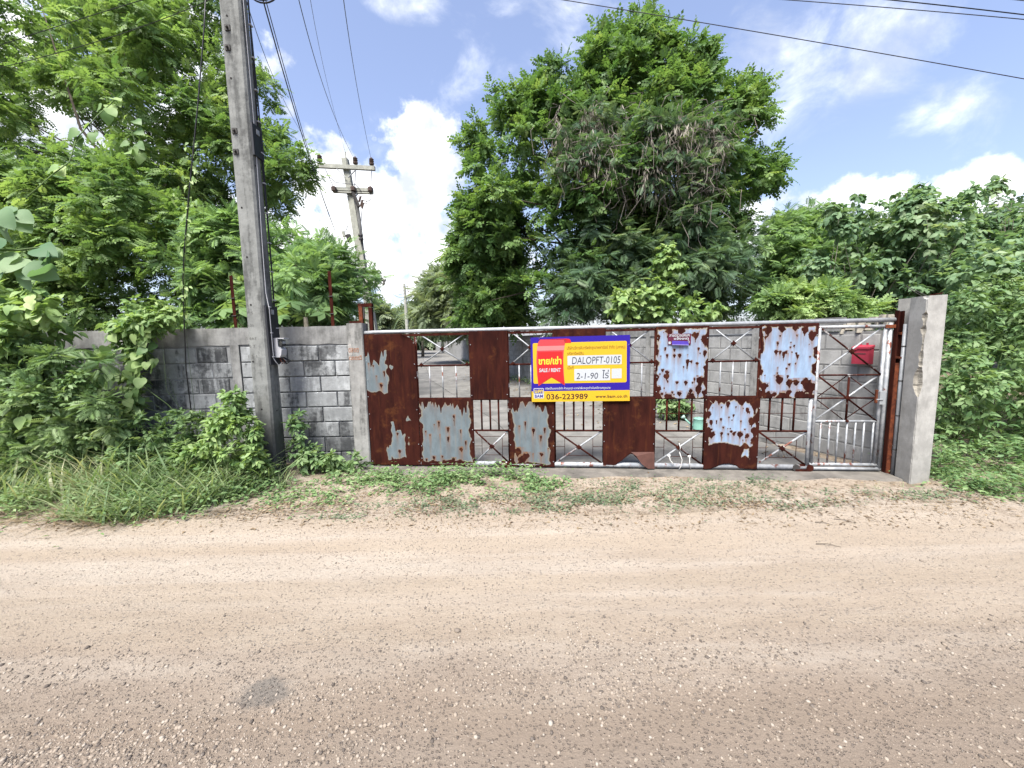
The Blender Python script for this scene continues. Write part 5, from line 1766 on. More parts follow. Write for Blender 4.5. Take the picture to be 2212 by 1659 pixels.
plant('creeper_bush', 'dark feathery thicket under the big tree along the drive wall', 'shrub', (3.4, 11.6, 0),
      [([(1180, 520), (1300, 470), (1420, 520), (1480, 440), (1600, 480), (1650, 560), (1670, 690), (1180, 705)], 11.4, 0.6, 80, 0.3, 0.6)],
      'fern', 'leaf_dark', (0.26, 0.38), 950, 5, 6, 0.07, 'bark', 14, 0.25, 0.2, tw_show=300)
plant('leafy_bush', 'dense dark leafy bush on the left flank of the big tree', 'shrub', (-0.2, 16.5, 0),
      [([(985, 470), (1050, 430), (1130, 520), (1150, 705), (1000, 712), (960, 640)], 15.2, 0.9, 70, 0.4, 0.8)],
      'pin5', 'leaf_tree', (0.30, 0.45), 1000, 5, 7, 0.1, 'bark', 10, 0.25, 0.2, tw_show=200)
plant('climbing_vine', 'bright vine column climbing in front of the big tree by the wall', 'vine', (3.3, 10.3, 0),
      [([(1405, 560), (1450, 500), (1480, 540), (1470, 700), (1420, 705)], 10.0, 0.2, 26, 0.14, 0.26), ([(1300, 640), (1420, 600), (1560, 640), (1600, 695), (1290, 700)], 9.6, 0.3, 30, 0.18, 0.35)],
      'heart', 'leaf_vine', (0.09, 0.15), 420, 5, 8, 0.03, 'bark', 6, 0.5, 0.1, tw_show=100)

# ---- far end of the drive
plant('drive_tree', 'pale feathery tree overhanging the far wall of the drive', 'tree', (-2.6, 31, 0),
      [([(905, 640), (930, 600), (975, 575), (1020, 540), (1070, 590), (1080, 715), (930, 722), (905, 690)], 29, 2.4, 80, 0.8, 1.5)],
      'fern', 'leaf_far', (0.6, 0.9), 900, 5, 9, 0.22, 'bark_pale', 16, 0.25, 0.2, group='trees along the far drive', tw_show=200, tw_r=0.015)
plant('drive_tree', 'small dark rounded tree low behind the distant lamp post', 'tree', (-17, 60, 0),
      [([(850, 695), (880, 665), (905, 668), (915, 715), (850, 716)], 58, 3, 36, 1.2, 2.4)], 'pin5', 'leaf_far', (0.9, 1.4), 420, 4, 10, 0.25, 'bark', 8, 0.2, 0.2, group='trees along the far drive', tw_show=0)
plant('drive_tree', 'small pale tree far off just right of the gate guide', 'tree', (-15.5, 45, 0),
      [([(795, 700), (800, 660), (815, 650), (835, 680), (860, 690), (862, 716), (795, 716)], 44, 3, 40, 0.9, 1.8)], 'pin5', 'leaf_far', (0.7, 1.1), 420, 4, 11, 0.25, 'bark', 8, 0.2, 0.2, group='trees along the far drive', tw_show=0)
plant('drive_tree', 'distant tree line closing the view at the end of the drive', 'tree', (-20, 95, 0),
      [([(760, 725), (790, 700), (860, 705), (930, 700), (1000, 712), (1010, 740), (760, 745)], 92, 5, 60, 2.0, 3.6)], 'pin5', 'leaf_far', (1.4, 2.2), 500, 4, 12, 0.3, 'bark', 8, 0.2, 0.2, group='trees along the far drive', tw_show=0)


def palm(base, top, n, L, label, seed):
    rs = np.random.RandomState(seed)
    base, top = np.array(base), np.array(top)
    root = empty('palm_tree', base, 0, label, 'palm tree', 'palms at the end of the drive')
    MB().tube([base, (base + top) / 2 + np.array([0.15, 0, 0]), top], [0.20, 0.15, 0.13], 8).build('trunk', M['bark_pale'], root, True, True)
    for k in range(n):
        a = 2 * math.pi * k / n + rs.uniform(-0.2, 0.2)
        e = rs.uniform(-0.1, 0.9)
        V, Fq = [], []
        d = np.array([math.cos(a), math.sin(a), 0])
        s_ = np.array([-math.sin(a), math.cos(a), 0])
        for j in range(14):
            t0 = j / 14
            p = top + d * L * t0 * (1 - 0.25 * t0) + np.array([0, 0, L * (e * t0 - (e + 0.65) * t0 * t0)])
            for sg in (-1, 1):
                b = len(V)
                q = p + s_ * sg * L * 0.24 * (1 - 0.6 * abs(t0 - 0.4)) + d * L * 0.14 + np.array([0, 0, -L * 0.12])
                V += [p, p + d * L * 0.05, q + d * 0.03, q]
                Fq.append((b, b + 1, b + 2, b + 3))
        V = np.array(V)
        np_obj('frond', V, np.array(Fq), M['leaf_far'], root, True, attrs={'rnd': np.full(len(V), rs.rand())})


palm(at(895, 745, 42) * np.array((1, 1, 0)), at(889, 678, 42), 15, 2.6, 'coconut palm with drooping fronds beside the distant lamp post', 61)
palm(at(912, 742, 46) * np.array((1, 1, 0)), at(908, 694, 46), 11, 2.0, 'smaller shaggy palm right of the coconut palm', 62)

# ---- right: broad-leaved trees
plant('broadleaf_tree', 'broad-leaved young tree with upright shoots right of the big tree', 'tree', (8.2, 9.6, 0),
      [([(1745, 560), (1775, 470), (1790, 425), (1825, 445), (1850, 400), (1875, 440), (1885, 400), (1905, 378), (1935, 390), (1940, 470), (1960, 560), (1930, 700), (1740, 700)], 9.6, 0.8, 70, 0.18, 0.36)],
      'wide', 'leaf_broad', (0.11, 0.17), 950, 6, 20, 0.06, 'bark_pale', 16, 0.6, 0.5, group='broad-leaved trees on the right', tw_show=300)
plant('broadleaf_tree', 'second broad-leaved tree with arching shoots above the pale gate pillar', 'tree', (9.4, 9.2, 0),
      [([(1930, 560), (1950, 430), (1985, 395), (2015, 420), (2035, 385), (2060, 400), (2055, 440), (2090, 410), (2125, 395), (2120, 450), (2100, 500), (2110, 560), (2060, 700), (1930, 700)], 9.0, 0.8, 75, 0.18, 0.36)],
      'wide', 'leaf_broad', (0.11, 0.17), 1000, 6, 21, 0.06, 'bark_pale', 16, 0.6, 0.5, group='broad-leaved trees on the right', tw_show=300)
plant('broadleaf_tree', 'darker broad-leaved tree at the right edge of the picture', 'tree', (9.4, 7.4, 0),
      [([(2090, 560), (2130, 520), (2180, 470), (2240, 440), (2420, 430), (2420, 780), (2060, 760), (2050, 640)], 7.4, 0.9, 90, 0.25, 0.5)],
      'wide', 'leaf_broad', (0.10, 0.16), 1200, 6, 22, 0.06, 'bark', 16, 0.6, 0.4, group='broad-leaved trees on the right', tw_show=300)
plant('spindly_tree', 'thin spindly sapling poking above the trees at the right edge', 'tree', (14.0, 10.5, 0),
      [([(2130, 405), (2160, 390), (2190, 395), (2200, 420), (2165, 412), (2140, 425)], 10.4, 0.15, 12, 0.10, 0.2), ([(2080, 470), (2130, 440), (2170, 470), (2210, 450), (2260, 480), (2200, 540), (2100, 540)], 10.4, 0.4, 24, 0.16, 0.3)],
      'wide', 'leaf_broad', (0.13, 0.18), 260, 5, 23, 0.05, 'bark_pale', 14, 0.5, 0.5, tw_show=120, fork=0.6)
plant('feathery_tree', 'soft feathery tree between the big tree and the broad-leaved trees', 'tree', (8.2, 13.2, 0),
      [([(1640, 600), (1655, 500), (1690, 455), (1720, 470), (1770, 455), (1830, 470), (1880, 520), (1880, 690), (1640, 690)], 13.0, 0.9, 95, 0.3, 0.6)],
      'fern', 'leaf_feather', (0.24, 0.36), 1300, 5, 24, 0.09, 'bark', 12, 0.15, 0.3, tw_show=200)
plant('back_tree', 'dark background trees standing far behind the right-hand thicket', 'tree', (14, 17, 0),
      [([(1600, 690), (1620, 560), (1760, 520), (1900, 470), (2000, 450), (2100, 455), (2400, 440), (2400, 760), (1600, 700)], 16.5, 1.0, 110, 0.6, 1.1)],
      'pin5', 'leaf_dark', (0.4, 0.6), 1100, 5, 25, 0.15, 'bark', 14, 0.2, 0.2, tw_show=200)
plant('wall_shrub', 'low light green shrub spilling over the drive wall beside the wicket door', 'shrub', (5.6, 7.2, 0),
      [([(1630, 690), (1640, 640), (1700, 625), (1780, 610), (1850, 650), (1890, 665), (1900, 690), (1800, 700)], 7.3, 0.4, 60, 0.16, 0.32)],
      'pin5', 'leaf_vine', (0.13, 0.2), 620, 5, 26, 0.03, 'stem', 8, 0.2, 0.4, tw_show=150)
plant('hedge_bush', 'tangled leafy hedge right of the pale gate pillar', 'shrub', (6.0, 5.2, 0),
      [([(2030, 640), (2120, 600), (2440, 560), (2440, 1010), (2280, 1030), (2010, 1000), (2015, 800)], 5.5, 0.55, 150, 0.16, 0.34), ([(2010, 760), (2060, 740), (2440, 760), (2440, 1060), (2015, 1035)], 4.6, 0.25, 130, 0.10, 0.22)],
      'ovate', 'leaf_weed', (0.055, 0.105), 2800, 6, 27, 0.02, 'stem', 40, 0.35, 0.3, tw_show=700, tw_r=0.004, fork=0.1)
plant('hedge_bush', 'broad arching leaf sprays over the hedge at the right edge', 'shrub', (6.4, 5.6, 0),
      [([(2050, 560), (2150, 540), (2420, 600), (2420, 800), (2100, 790), (2040, 720)], 6.1, 0.4, 70, 0.16, 0.32)],
      'wide', 'leaf_broad', (0.09, 0.14), 700, 6, 28, 0.03, 'stem', 10, 0.4, 0.5, tw_show=200)

# ---- papaya behind the left wall
def papaya(base, crown, n, seed, label):
    rs = np.random.RandomState(seed)
    base, crown = np.array(base, float), np.array(crown, float)
    root = empty('papaya_plant', base, 0, label, 'papaya', 'papaya plants behind the left wall')
    MB().tube([base, crown], [0.05, 0.03], 8).build('trunk', M['bark_pale'], root, True, True)
    for k in range(n):
        a = 2 * math.pi * k / n + rs.uniform(-0.3, 0.3)
        d = np.array([math.cos(a), math.sin(a), 0.0])
        L = rs.uniform(0.35, 0.55)
        e = crown + d * L + np.array([0, 0, rs.uniform(-0.02, 0.22)])
        lf = MB().tube([crown, (crown + e) / 2 + np.array([0, 0, 0.05]), e], 0.006, 5).build('leaf_stalk', M['stem'], root, True, True)
        V, Fq = [], []
        s_ = np.array([-d[1], d[0], 0])
        nrm = np.array([0, 0, 1.0]) + d * 0.6
        nrm /= np.linalg.norm(nrm)
        f_ = np.cross(s_, nrm)
        for j in range(7):
            b = (j - 3) / 3 * 2.2
            dd = -f_ * math.cos(b) * 1.0 + s_ * math.sin(b)
            dd = dd if dd @ d > -0.4 else dd * 0.7
            sd = np.cross(nrm, dd)
            l_ = 0.26 * (1 - 0.08 * abs(j - 3))
            o_ = len(V)
            dz = np.array([0, 0, -0.07])
            V += [e, e + dd * l_ * 0.5 + sd * 0.055 + dz * .3, e + dd * l_ + dz, e + dd * l_ * 0.5 - sd * 0.055 + dz * .3]
            Fq.append((o_, o_ + 1, o_ + 2, o_ + 3))
        np_obj('blade', np.array(V), np.array(Fq), M['leaf_vine'], lf, True, attrs={'rnd': np.full(len(V), rs.rand() * 0.7 + 0.2)})


papaya((-3.70, 5.75, 0), (-3.70, 5.75, 2.12), 9, 71, 'papaya plant with lobed leaves showing left of the near pole')
papaya((-3.02, 5.75, 0), (-3.02, 5.75, 2.02), 9, 72, 'papaya plant with lobed leaves showing right of the near pole')


# ---- leafy vines with big single leaves
def leaf_shared(tpl, m, k):
    tv, tf = TP[tpl]
    out = []
    for i in range(k):
        v = tv.copy()
        v[:, 2] += 0.05 * np.sin(v[:, 0] * 3 + i) + 0.03 * v[:, 1] * ((i % 3) - 1)
        out.append(np_mesh('leaf', v, tf, M[m], {'rnd': np.full(len(v), (i + 0.5) / k)}, True))
    return out


HEART = leaf_shared('hiheart', 'leaf_vine', 6)
TEAK = leaf_shared('hiround', 'leaf_broad', 5)


def put_leaf(root, p, d, n, s_, meshes, rs):
    d, n = unit(np.array(d, float)), np.array(n, float)
    n = unit(n - d * (n @ d))
    y = np.cross(n, d)
    o = bpy.data.objects.new('leaf', meshes[rs.randint(len(meshes))])
    COL.objects.link(o)
    o.parent = root
    Mw = Matrix(((d[0] * s_, y[0] * s_, n[0] * s_, p[0]), (d[1] * s_, y[1] * s_, n[1] * s_, p[1]), (d[2] * s_, y[2] * s_, n[2] * s_, p[2]), (0, 0, 0, 1)))
    o.matrix_basis = root.matrix_basis.inverted() @ Mw
    return o


def leafy_vine(label, paths, Y, nleaf, size, seed, jit=0.06, mesh=None, stem_r=0.005, drop=0.8, cat='vine', name='leafy_vine', group=None):
    rs = np.random.RandomState(seed)
    pts0 = [at(px, py, Y) if len(p_) == 2 else at(p_[0], p_[1], p_[2]) for p_ in paths[0] for (px, py) in [p_[:2]]]
    root = empty(name, pts0[0] * np.array((1, 1, 0)), 0, label, cat, group)
    for path in paths:
        pts = [at(p_[0], p_[1], p_[2] if len(p_) > 2 else Y) for p_ in path]
        MB().tube(pts, stem_r, 5).build('stem', M['stem'], root, True, True)
        seg = np.array(pts)
        for k in range(nleaf):
            t_ = rs.uniform(0, len(pts) - 1.001)
            i = int(t_)
            p = seg[i] + (seg[i + 1] - seg[i]) * (t_ - i) + rs.normal(size=3) * jit
            d = np.array([rs.normal() * 0.6, rs.normal() * 0.25 - 0.35, -drop + rs.normal() * 0.3])
            put_leaf(root, p, d, (rs.normal() * 0.4, -0.8 + rs.normal() * 0.2, 0.7), rs.uniform(*size), mesh or HEART, rs)
    return root


leafy_vine('heart-leaved vine trailing over the wall top and hanging down its face', [[(330, 690), (300, 730), (285, 790), (290, 850), (275, 900)], [(345, 670), (315, 720), (320, 800)], [(250, 700), (280, 760), (300, 840)], [(170, 765), (220, 755), (270, 770)], [(290, 850), (285, 900)], [(180, 790), (230, 820), (320, 790)]], 4.62, 14, (0.085, 0.15), 81, 0.05)
leafy_vine('arching vine spray with pale round leaves high at the far left', [[(250, 215, 4.6), (275, 260, 4.6), (290, 300, 4.6), (300, 330, 4.6)], [(250, 215, 4.6), (210, 250, 4.4), (165, 300, 4.2), (150, 350, 4.0), (110, 380, 3.9), (60, 425, 3.8)]], 4.4, 11, (0.09, 0.14), 82, 0.04)
leafy_vine('big round-leaved branch reaching in at the left edge', [[(-60, 470, 3.6), (10, 455, 3.6), (35, 470, 3.6)], [(-60, 540, 3.4), (40, 540, 3.5), (130, 530, 3.6)], [(-60, 570, 3.4), (60, 575, 3.5), (110, 570, 3.5)]], 3.5, 9, (0.17, 0.26), 83, 0.05, TEAK, 0.008, 0.4, 'branch', 'leafy_branch')
leafy_vine('leafy creeper winding up the loose black cable by the left wall', [[(402, 690, 4.55), (398, 600, 4.5), (405, 480, 4.45), (412, 390, 4.42), (420, 300, 4.42)]], 4.4, 70, (0.05, 0.085), 84, 0.035, leaf_shared('ovate', 'leaf_vine', 5), 0.004)
plant('vine_bush', 'heap of dark green creeper slumped on the wall beside the loose cable', 'vine', (-3.75, 4.75, 0),
      [([(235, 700), (260, 660), (300, 640), (345, 650), (400, 675), (400, 700), (330, 715), (310, 780), (295, 890), (265, 890), (270, 780)], 4.72, 0.13, 44, 0.06, 0.14)],
      'ovate', 'leaf_vine', (0.06, 0.10), 460, 5, 30, 0.01, 'stem', 6, 0.5, 0.1, tw_show=80, tw_r=0.003, fork=0.3)
root, C, Rr, rs = plant('vine_bush', 'mound of heart-leaved creeper in front of the wall at the far left', 'vine', (-5.6, 4.5, 0),
      [([(-160, 640), (60, 605), (135, 650), (150, 700), (110, 760), (150, 830), (100, 960), (-160, 1000)], 4.4, 0.3, 70, 0.10, 0.22)],
      'heart', 'leaf_vine', (0.06, 0.11), 620, 5, 31, 0.02, 'stem', 10, 0.6, 0.2, tw_show=120, tw_r=0.003, fork=0.3)
for k in range(45):
    c = C[rs.randint(len(C))] + np.array([rs.normal() * 0.1, -abs(rs.normal()) * 0.12 - 0.1, rs.normal() * 0.1])
    put_leaf(root, c, (rs.normal() * 0.5, -0.4, -0.8), (0, -0.7, 0.7), rs.uniform(0.09, 0.13), HEART, rs)

# ---- weeds at the foot of the left wall
plant('weed_bush', 'waist-high weedy thicket along the foot of the left wall', 'shrub', (-4.6, 4.4, 0),
      [([(-160, 760), (60, 720), (140, 760), (200, 820), (270, 900), (380, 950), (400, 1000), (240, 1060), (-160, 1080)], 4.35, 0.28, 130, 0.08, 0.18)],
      'ovate', 'leaf_weed', (0.04, 0.08), 2000, 6, 32, 0.012, 'stem', 40, 0.3, 0.3, tw_show=600, tw_r=0.0025, fork=0.1)
plant('weed_bush', 'feathery weed sprigs mixed into the thicket by the left wall', 'shrub', (-4.7, 4.2, 0),
      [([(-100, 800), (60, 750), (170, 730), (230, 760), (250, 930), (200, 1000), (-100, 1020)], 4.25, 0.25, 50, 0.08, 0.16)],
      'fern', 'leaf_weed', (0.11, 0.17), 340, 4, 33, 0.010, 'stem', 20, 0.2, 0.4, tw_show=200, tw_r=0.0025, fork=0.1)
plant('weed_bush', 'yellow-green leafy weed growing against the foot of the near pole', 'shrub', (-3.25, 4.42, 0),
      [([(455, 880), (490, 835), (525, 850), (555, 920), (575, 1000), (590, 1050), (360, 1060), (370, 980), (420, 930), (430, 890)], 4.26, 0.20, 120, 0.03, 0.10)],
      'ovate', 'leaf_vine', (0.045, 0.09), 900, 6, 34, 0.008, 'stem', 16, 0.4, 0.5, tw_show=200, tw_r=0.0025, fork=0.1)
plant('weed_bush', 'tall mixed weeds leaning on the wall left of the near pole', 'shrub', (-3.7, 4.5, 0),
      [([(260, 900), (310, 860), (350, 900), (400, 880), (440, 900), (470, 930), (470, 1050), (260, 1050)], 4.45, 0.2, 70, 0.05, 0.12)],
      'ovate', 'leaf_weed', (0.04, 0.085), 620, 6, 37, 0.008, 'stem', 20, 0.35, 0.5, tw_show=250, tw_r=0.0025, fork=0.1)
plant('weed_bush', 'sparse dark weeds between the near pole and the left gate pillar', 'shrub', (-2.45, 4.75, 0),
      [([(625, 900), (660, 880), (650, 960), (720, 960), (790, 990), (800, 1015), (630, 1025)], 4.72, 0.13, 40, 0.05, 0.11)],
      'ovate', 'leaf_weed', (0.05, 0.10), 190, 5, 35, 0.006, 'stem', 10, 0.4, 0.4, tw_show=80, tw_r=0.0025, fork=0.1)
plant('weed_bush', 'leafy weeds growing at the foot of the drive wall behind the watering can', 'shrub', (3.5, 7.6, 0),
      [([(1415, 900), (1410, 830), (1440, 800), (1480, 830), (1510, 850), (1530, 900), (1500, 915)], 7.4, 0.12, 40, 0.08, 0.16)],
      'long', 'leaf_weed', (0.10, 0.16), 200, 6, 36, 0.008, 'stem', 12, 0.4, 0.5, tw_show=80, tw_r=0.003, fork=0.1)

# ---- grass and ground cover (nobody could count it)
def ground_pts(poly, n, rs):
    P = np.array(poly)
    out = []
    while len(out) < n:
        x = rs.uniform(P[:, 0].min(), P[:, 0].max(), n * 2)
        y = rs.uniform(P[:, 1].min(), P[:, 1].max(), n * 2)
        ok = inside(poly, x, y)
        out += list(zip(x[ok], y[ok]))
    a = np.array(out[:n])
    return np.column_stack([a, gh(a[:, 0], a[:, 1])])


def grass(name, label, G, h0, h1, m, rs, lean=0.45, tpl='blade', flatk=1.0):
    n = len(G)
    a = rs.uniform(0, 2 * math.pi, n)
    D = np.column_stack([np.cos(a) * lean, np.sin(a) * lean, np.full(n, flatk)]) + rs.normal(size=(n, 3)) * 0.15
    D[:, 2] = np.maximum(D[:, 2], 0.02)
    N = np.column_stack([np.cos(a), np.sin(a), np.full(n, 0.8)])
    V, Fq, A = scatter(G, D, -N * np.array([1, 1, -1]), rs.uniform(h0, h1, n) * rs.uniform(0.5, 1, n), tpl, rs.rand(n))
    return np_obj(name, V, Fq, M[m], attrs={'rnd': A}, kind='stuff', label=label, cat='grass')


rs = np.random.RandomState(90)
left_strip = [(-7, 3.55), (-5.2, 3.72), (-4.2, 3.45), (-3.6, 3.42), (-3.1, 3.70), (-2.6, 4.0), (-2.55, 4.35), (-3.0, 4.85), (-7, 4.85)]
G = ground_pts(left_strip, 6500, rs)
k_ = fbm(G[:, 0] * 2.2, G[:, 1] * 3, 71, 3) + rs.normal(size=len(G)) * 0.12
G = G[k_ > -0.02]
grass('grass', 'long green grass along the foot of the left wall', G, 0.15, 0.42, 'grass', rs, 0.7)
G = ground_pts([(-4.4, 3.5), (-3.6, 3.35), (-3.0, 3.7), (-2.75, 4.3), (-3.9, 4.5)], 1500, rs)
k_ = fbm(G[:, 0] * 3, G[:, 1] * 3, 73, 3) + rs.normal(size=len(G)) * 0.15
G = G[k_ > -0.15]
grass('grass', 'tall grass tuft leaning out towards the road left of the near pole', G, 0.35, 0.75, 'grass', rs, 0.7)
G = ground_pts([(-6.2, 3.8), (-4.6, 3.75), (-3.4, 4.0), (-3.2, 4.6), (-6.2, 4.6)], 1300, rs)
grass('grass', 'loose pale tall grass standing in the thicket by the left wall', G, 0.5, 0.95, 'grass', rs, 0.5)
G = ground_pts([(-4.9, 3.9), (-4.7, 3.9), (-4.65, 4.2), (-4.95, 4.2)], 26, rs)
tv_old = TP['blade']
TP['wideblade'] = tpl_blade(5, 0.07, 0.9)
grass('grass', 'clump of broad reed blades in the weeds at far left', G, 0.5, 0.8, 'grass', rs, 0.45, 'wideblade')
# dry straw along the edge
G = ground_pts([(-7, 3.35), (-4, 3.15), (-2.8, 3.4), (-1.5, 3.25), (1, 3.1), (4.6, 3.15), (5.5, 3.6), (-2, 3.7), (-5, 3.8), (-7, 3.8)], 5200, rs)
grass('dry_straw', 'dry straw litter along the edge of the dirt road', G, 0.04, 0.16, 'straw', rs, 1.0, 'blade', 0.12)
G = ground_pts([(-6, 3.45), (-4.8, 3.40), (-3.6, 3.30), (-3.1, 3.55), (-3.6, 3.7), (-6, 3.8)], 700, rs)
G = np.concatenate([G, ground_pts(left_strip, 260, rs)])
grass('dry_straw', 'pale dead grass stalks in front of the left weeds', G, 0.15, 0.4, 'straw', rs, 0.9, 'blade', 0.4)


def cover(name, label, patches, leaf, m, size, seed, cat='weeds'):
    """low creeping weeds: patches (x, y, rx, ry, n, h)"""
    rs = np.random.RandomState(seed)
    Ps = []
    for (x, y, rx, ry, n, h_) in patches:
        a = rs.normal(size=(n, 2)) * 0.45
        p = np.column_stack([x + a[:, 0] * rx, y + a[:, 1] * ry])
        k = fbm(p[:, 0] * 4, p[:, 1] * 6, seed, 3)
        p = p[k > 0.16 - 0.36 * rs.rand(len(p))]
        z = gh(p[:, 0], p[:, 1]) + rs.uniform(0.004, 1, len(p)) ** 1.5 * h_
        Ps.append(np.column_stack([p, z]))
    P = np.concatenate(Ps)
    n = len(P)
    a = rs.uniform(0, 2 * math.pi, n)
    D = np.column_stack([np.cos(a), np.sin(a), rs.uniform(-0.2, 0.5, n)])
    N = np.array([0, 0, 1.0]) + rs.normal(size=(n, 3)) * 0.35
    V, Fq, A = scatter(P, D, N, rs.uniform(size[0], size[1], n), leaf, rs.rand(n))
    return np_obj(name, V, Fq, M[m], attrs={'rnd': A}, kind='stuff', label=label, cat=cat)


cover('weeds', 'low leafy weeds spreading from the left thicket to the road', [(-5.6, 3.85, 1.0, 0.3, 1500, 0.22), (-4.7, 3.75, 0.9, 0.3, 1500, 0.22), (-4.0, 3.65, 0.7, 0.3, 1200, 0.18), (-3.4, 3.8, 0.7, 0.4, 1300, 0.2), (-2.9, 4.0, 0.5, 0.4, 800, 0.12), (-3.6, 4.3, 1.0, 0.4, 1500, 0.3)], 'ovate', 'leaf_weed', (0.03, 0.065), 104)
cover('weeds', 'leafy green weeds in front of the left end of the gate', [(-1.35, 4.35, 0.9, 0.35, 1500, 0.13), (-0.7, 4.25, 0.9, 0.4, 2300, 0.17), (-0.15, 4.3, 0.6, 0.3, 1200, 0.15), (-2.0, 4.45, 0.6, 0.4, 900, 0.10), (-2.2, 3.95, 0.8, 0.4, 700, 0.06), (0.3, 4.1, 0.5, 0.3, 500, 0.06)], 'ovate', 'leaf_weed', (0.03, 0.06), 101)
cover('weeds', 'dry brown creeping stems between the weeds before the gate', [(-1.2, 3.7, 1.2, 0.35, 1200, 0.02), (0.5, 3.65, 1.6, 0.35, 1700, 0.02), (2.3, 3.6, 1.4, 0.35, 1500, 0.02), (4.0, 3.55, 1.0, 0.3, 800, 0.02), (-2.4, 3.6, 0.8, 0.3, 700, 0.02)], 'long', 'straw', (0.02, 0.05), 105)
cover('weeds', 'low creeping weeds scattered before the middle and right of the gate', [(-1.0, 3.75, 0.9, 0.25, 900, 0.04), (-0.2, 3.7, 1.2, 0.3, 1200, 0.04), (0.6, 3.75, 1.0, 0.35, 1100, 0.04), (1.3, 3.65, 1.0, 0.25, 900, 0.04), (1.4, 4.05, 0.8, 0.25, 600, 0.04), (2.3, 3.75, 0.9, 0.35, 1000, 0.05), (2.6, 3.5, 0.8, 0.15, 400, 0.03),
      (3.2, 3.85, 0.5, 0.2, 400, 0.05), (2.7, 4.1, 0.3, 0.1, 160, 0.08), (2.2, 4.2, 0.25, 0.08, 120, 0.06), (4.0, 3.65, 0.5, 0.15, 400, 0.05), (-1.5, 3.45, 0.5, 0.1, 250, 0.03), (-2.4, 3.55, 0.3, 0.08, 120, 0.03), (0.2, 3.5, 0.9, 0.12, 350, 0.03)], 'ovate', 'leaf_creep', (0.018, 0.038), 102)
cover('weeds', 'taller weeds at the foot of the right-hand hedge', [(4.75, 3.75, 0.45, 0.25, 900, 0.16), (5.3, 3.8, 0.6, 0.35, 1200, 0.2), (4.9, 4.2, 0.5, 0.25, 1300, 0.32), (5.6, 4.3, 0.6, 0.25, 1500, 0.4), (6.3, 4.2, 0.6, 0.3, 900, 0.4), (5.0, 3.5, 0.4, 0.1, 200, 0.05)], 'ovate', 'leaf_weed', (0.03, 0.065), 103)
G = ground_pts([(-1.9, 3.7), (3.9, 3.6), (4.2, 3.9), (3.0, 4.2), (-1.8, 4.5)], 2600, rs)
k_ = fbm(G[:, 0] * 2.5, G[:, 1] * 4, 77, 3)
grass('grass', 'short thin grass growing through the weeds before the gate', G[k_ > 0.1], 0.04, 0.12, 'grass', rs, 0.6)
G = ground_pts([(4.6, 3.6), (6.5, 3.5), (6.5, 4.4), (4.7, 4.1)], 1200, rs)
grass('grass', 'grass at the foot of the right-hand hedge', G, 0.08, 0.22, 'grass', rs, 0.6)
# fallen leaves
G = ground_pts([(-5, 3.3), (5, 2.95), (5, 4.1), (-1.8, 4.6)], 1900, rs)
G[:, 2] += 0.006
n = len(G)
a = rs.uniform(0, 6.28, n)
V, Fq, A = scatter(G, np.column_stack([np.cos(a), np.sin(a), rs.normal(size=n) * 0.1]), np.array([0, 0, 1.0]) + rs.normal(size=(n, 3)) * 0.25, rs.uniform(0.010, 0.042, n), 'ovate', rs.rand(n))
np_obj('leaf_litter', V, Fq, M['straw'], attrs={'rnd': A}, kind='stuff', label='fallen dry leaves scattered on the verge', cat='litter')
# litter inside on the drive
G = []
for k in range(500):
    d = rs.uniform(0.5, 16)
    q = wpt(d, abs(rs.normal()) * 1.2 + 0.1)
    G.append((*q, 0.022))
G = np.array(G)
n = len(G)
a = rs.uniform(0, 6.28, n)
V, Fq, A = scatter(G, np.column_stack([np.cos(a), np.sin(a), rs.normal(size=n) * 0.1]), np.array([0, 0, 1.0]) + rs.normal(size=(n, 3)) * 0.25, rs.uniform(0.03, 0.09, n), 'ovate', rs.rand(n))
np_obj('leaf_litter', V, Fq, M['straw'], attrs={'rnd': A}, kind='stuff', label='dry leaves lying along the drive wall', cat='litter')
Ps = []
for k in range(1500):
    d = rs.uniform(7, 30)
    q = wpt(d, abs(rs.normal()) * 0.25 + 0.06)
    Ps.append((*q, rs.uniform(0.02, 0.22)))
P = np.array(Ps)
n = len(P)
a = rs.uniform(0, 6.28, n)
V, Fq, A = scatter(P, np.column_stack([np.cos(a), np.sin(a), rs.uniform(-.2, .5, n)]), np.array([0, 0, 1.0]) + rs.normal(size=(n, 3)) * 0.4, rs.uniform(0.06, 0.12, n), 'ovate', rs.rand(n))
np_obj('weeds', V, Fq, M['leaf_weed'], attrs={'rnd': A}, kind='stuff', label='strip of weeds along the foot of the drive wall', cat='weeds')

# ================================================================== GRAVEL
ph = (1 + 5 ** 0.5) / 2
ICO = unit(np.array([(-1, ph, 0), (1, ph, 0), (-1, -ph, 0), (1, -ph, 0), (0, -1, ph), (0, 1, ph), (0, -1, -ph), (0, 1, -ph), (ph, 0, -1), (ph, 0, 1), (-ph, 0, -1), (-ph, 0, 1)], float))
ICF = np.array([(0, 11, 5), (0, 5, 1), (0, 1, 7), (0, 7, 10), (0, 10, 11), (1, 5, 9), (5, 11, 4), (11, 10, 2), (10, 7, 6), (7, 1, 8), (3, 9, 4), (3, 4, 2), (3, 2, 6), (3, 6, 8), (3, 8, 9), (4, 9, 5), (2, 4, 11), (6, 2, 10), (8, 6, 7), (9, 8, 1)])
mg, t = mat('gravel')
r_ = t.n('ShaderNodeAttribute', None, attribute_name='rnd').outputs['Fac']
cr = t.n('ShaderNodeValToRGB', {0: r_})
e = cr.color_ramp.elements
e[0].position, e[0].color = 0.0, (0.05, 0.045, 0.044, 1)
e[1].position, e[1].color = 1.0, (0.45, 0.41, 0.36, 1)
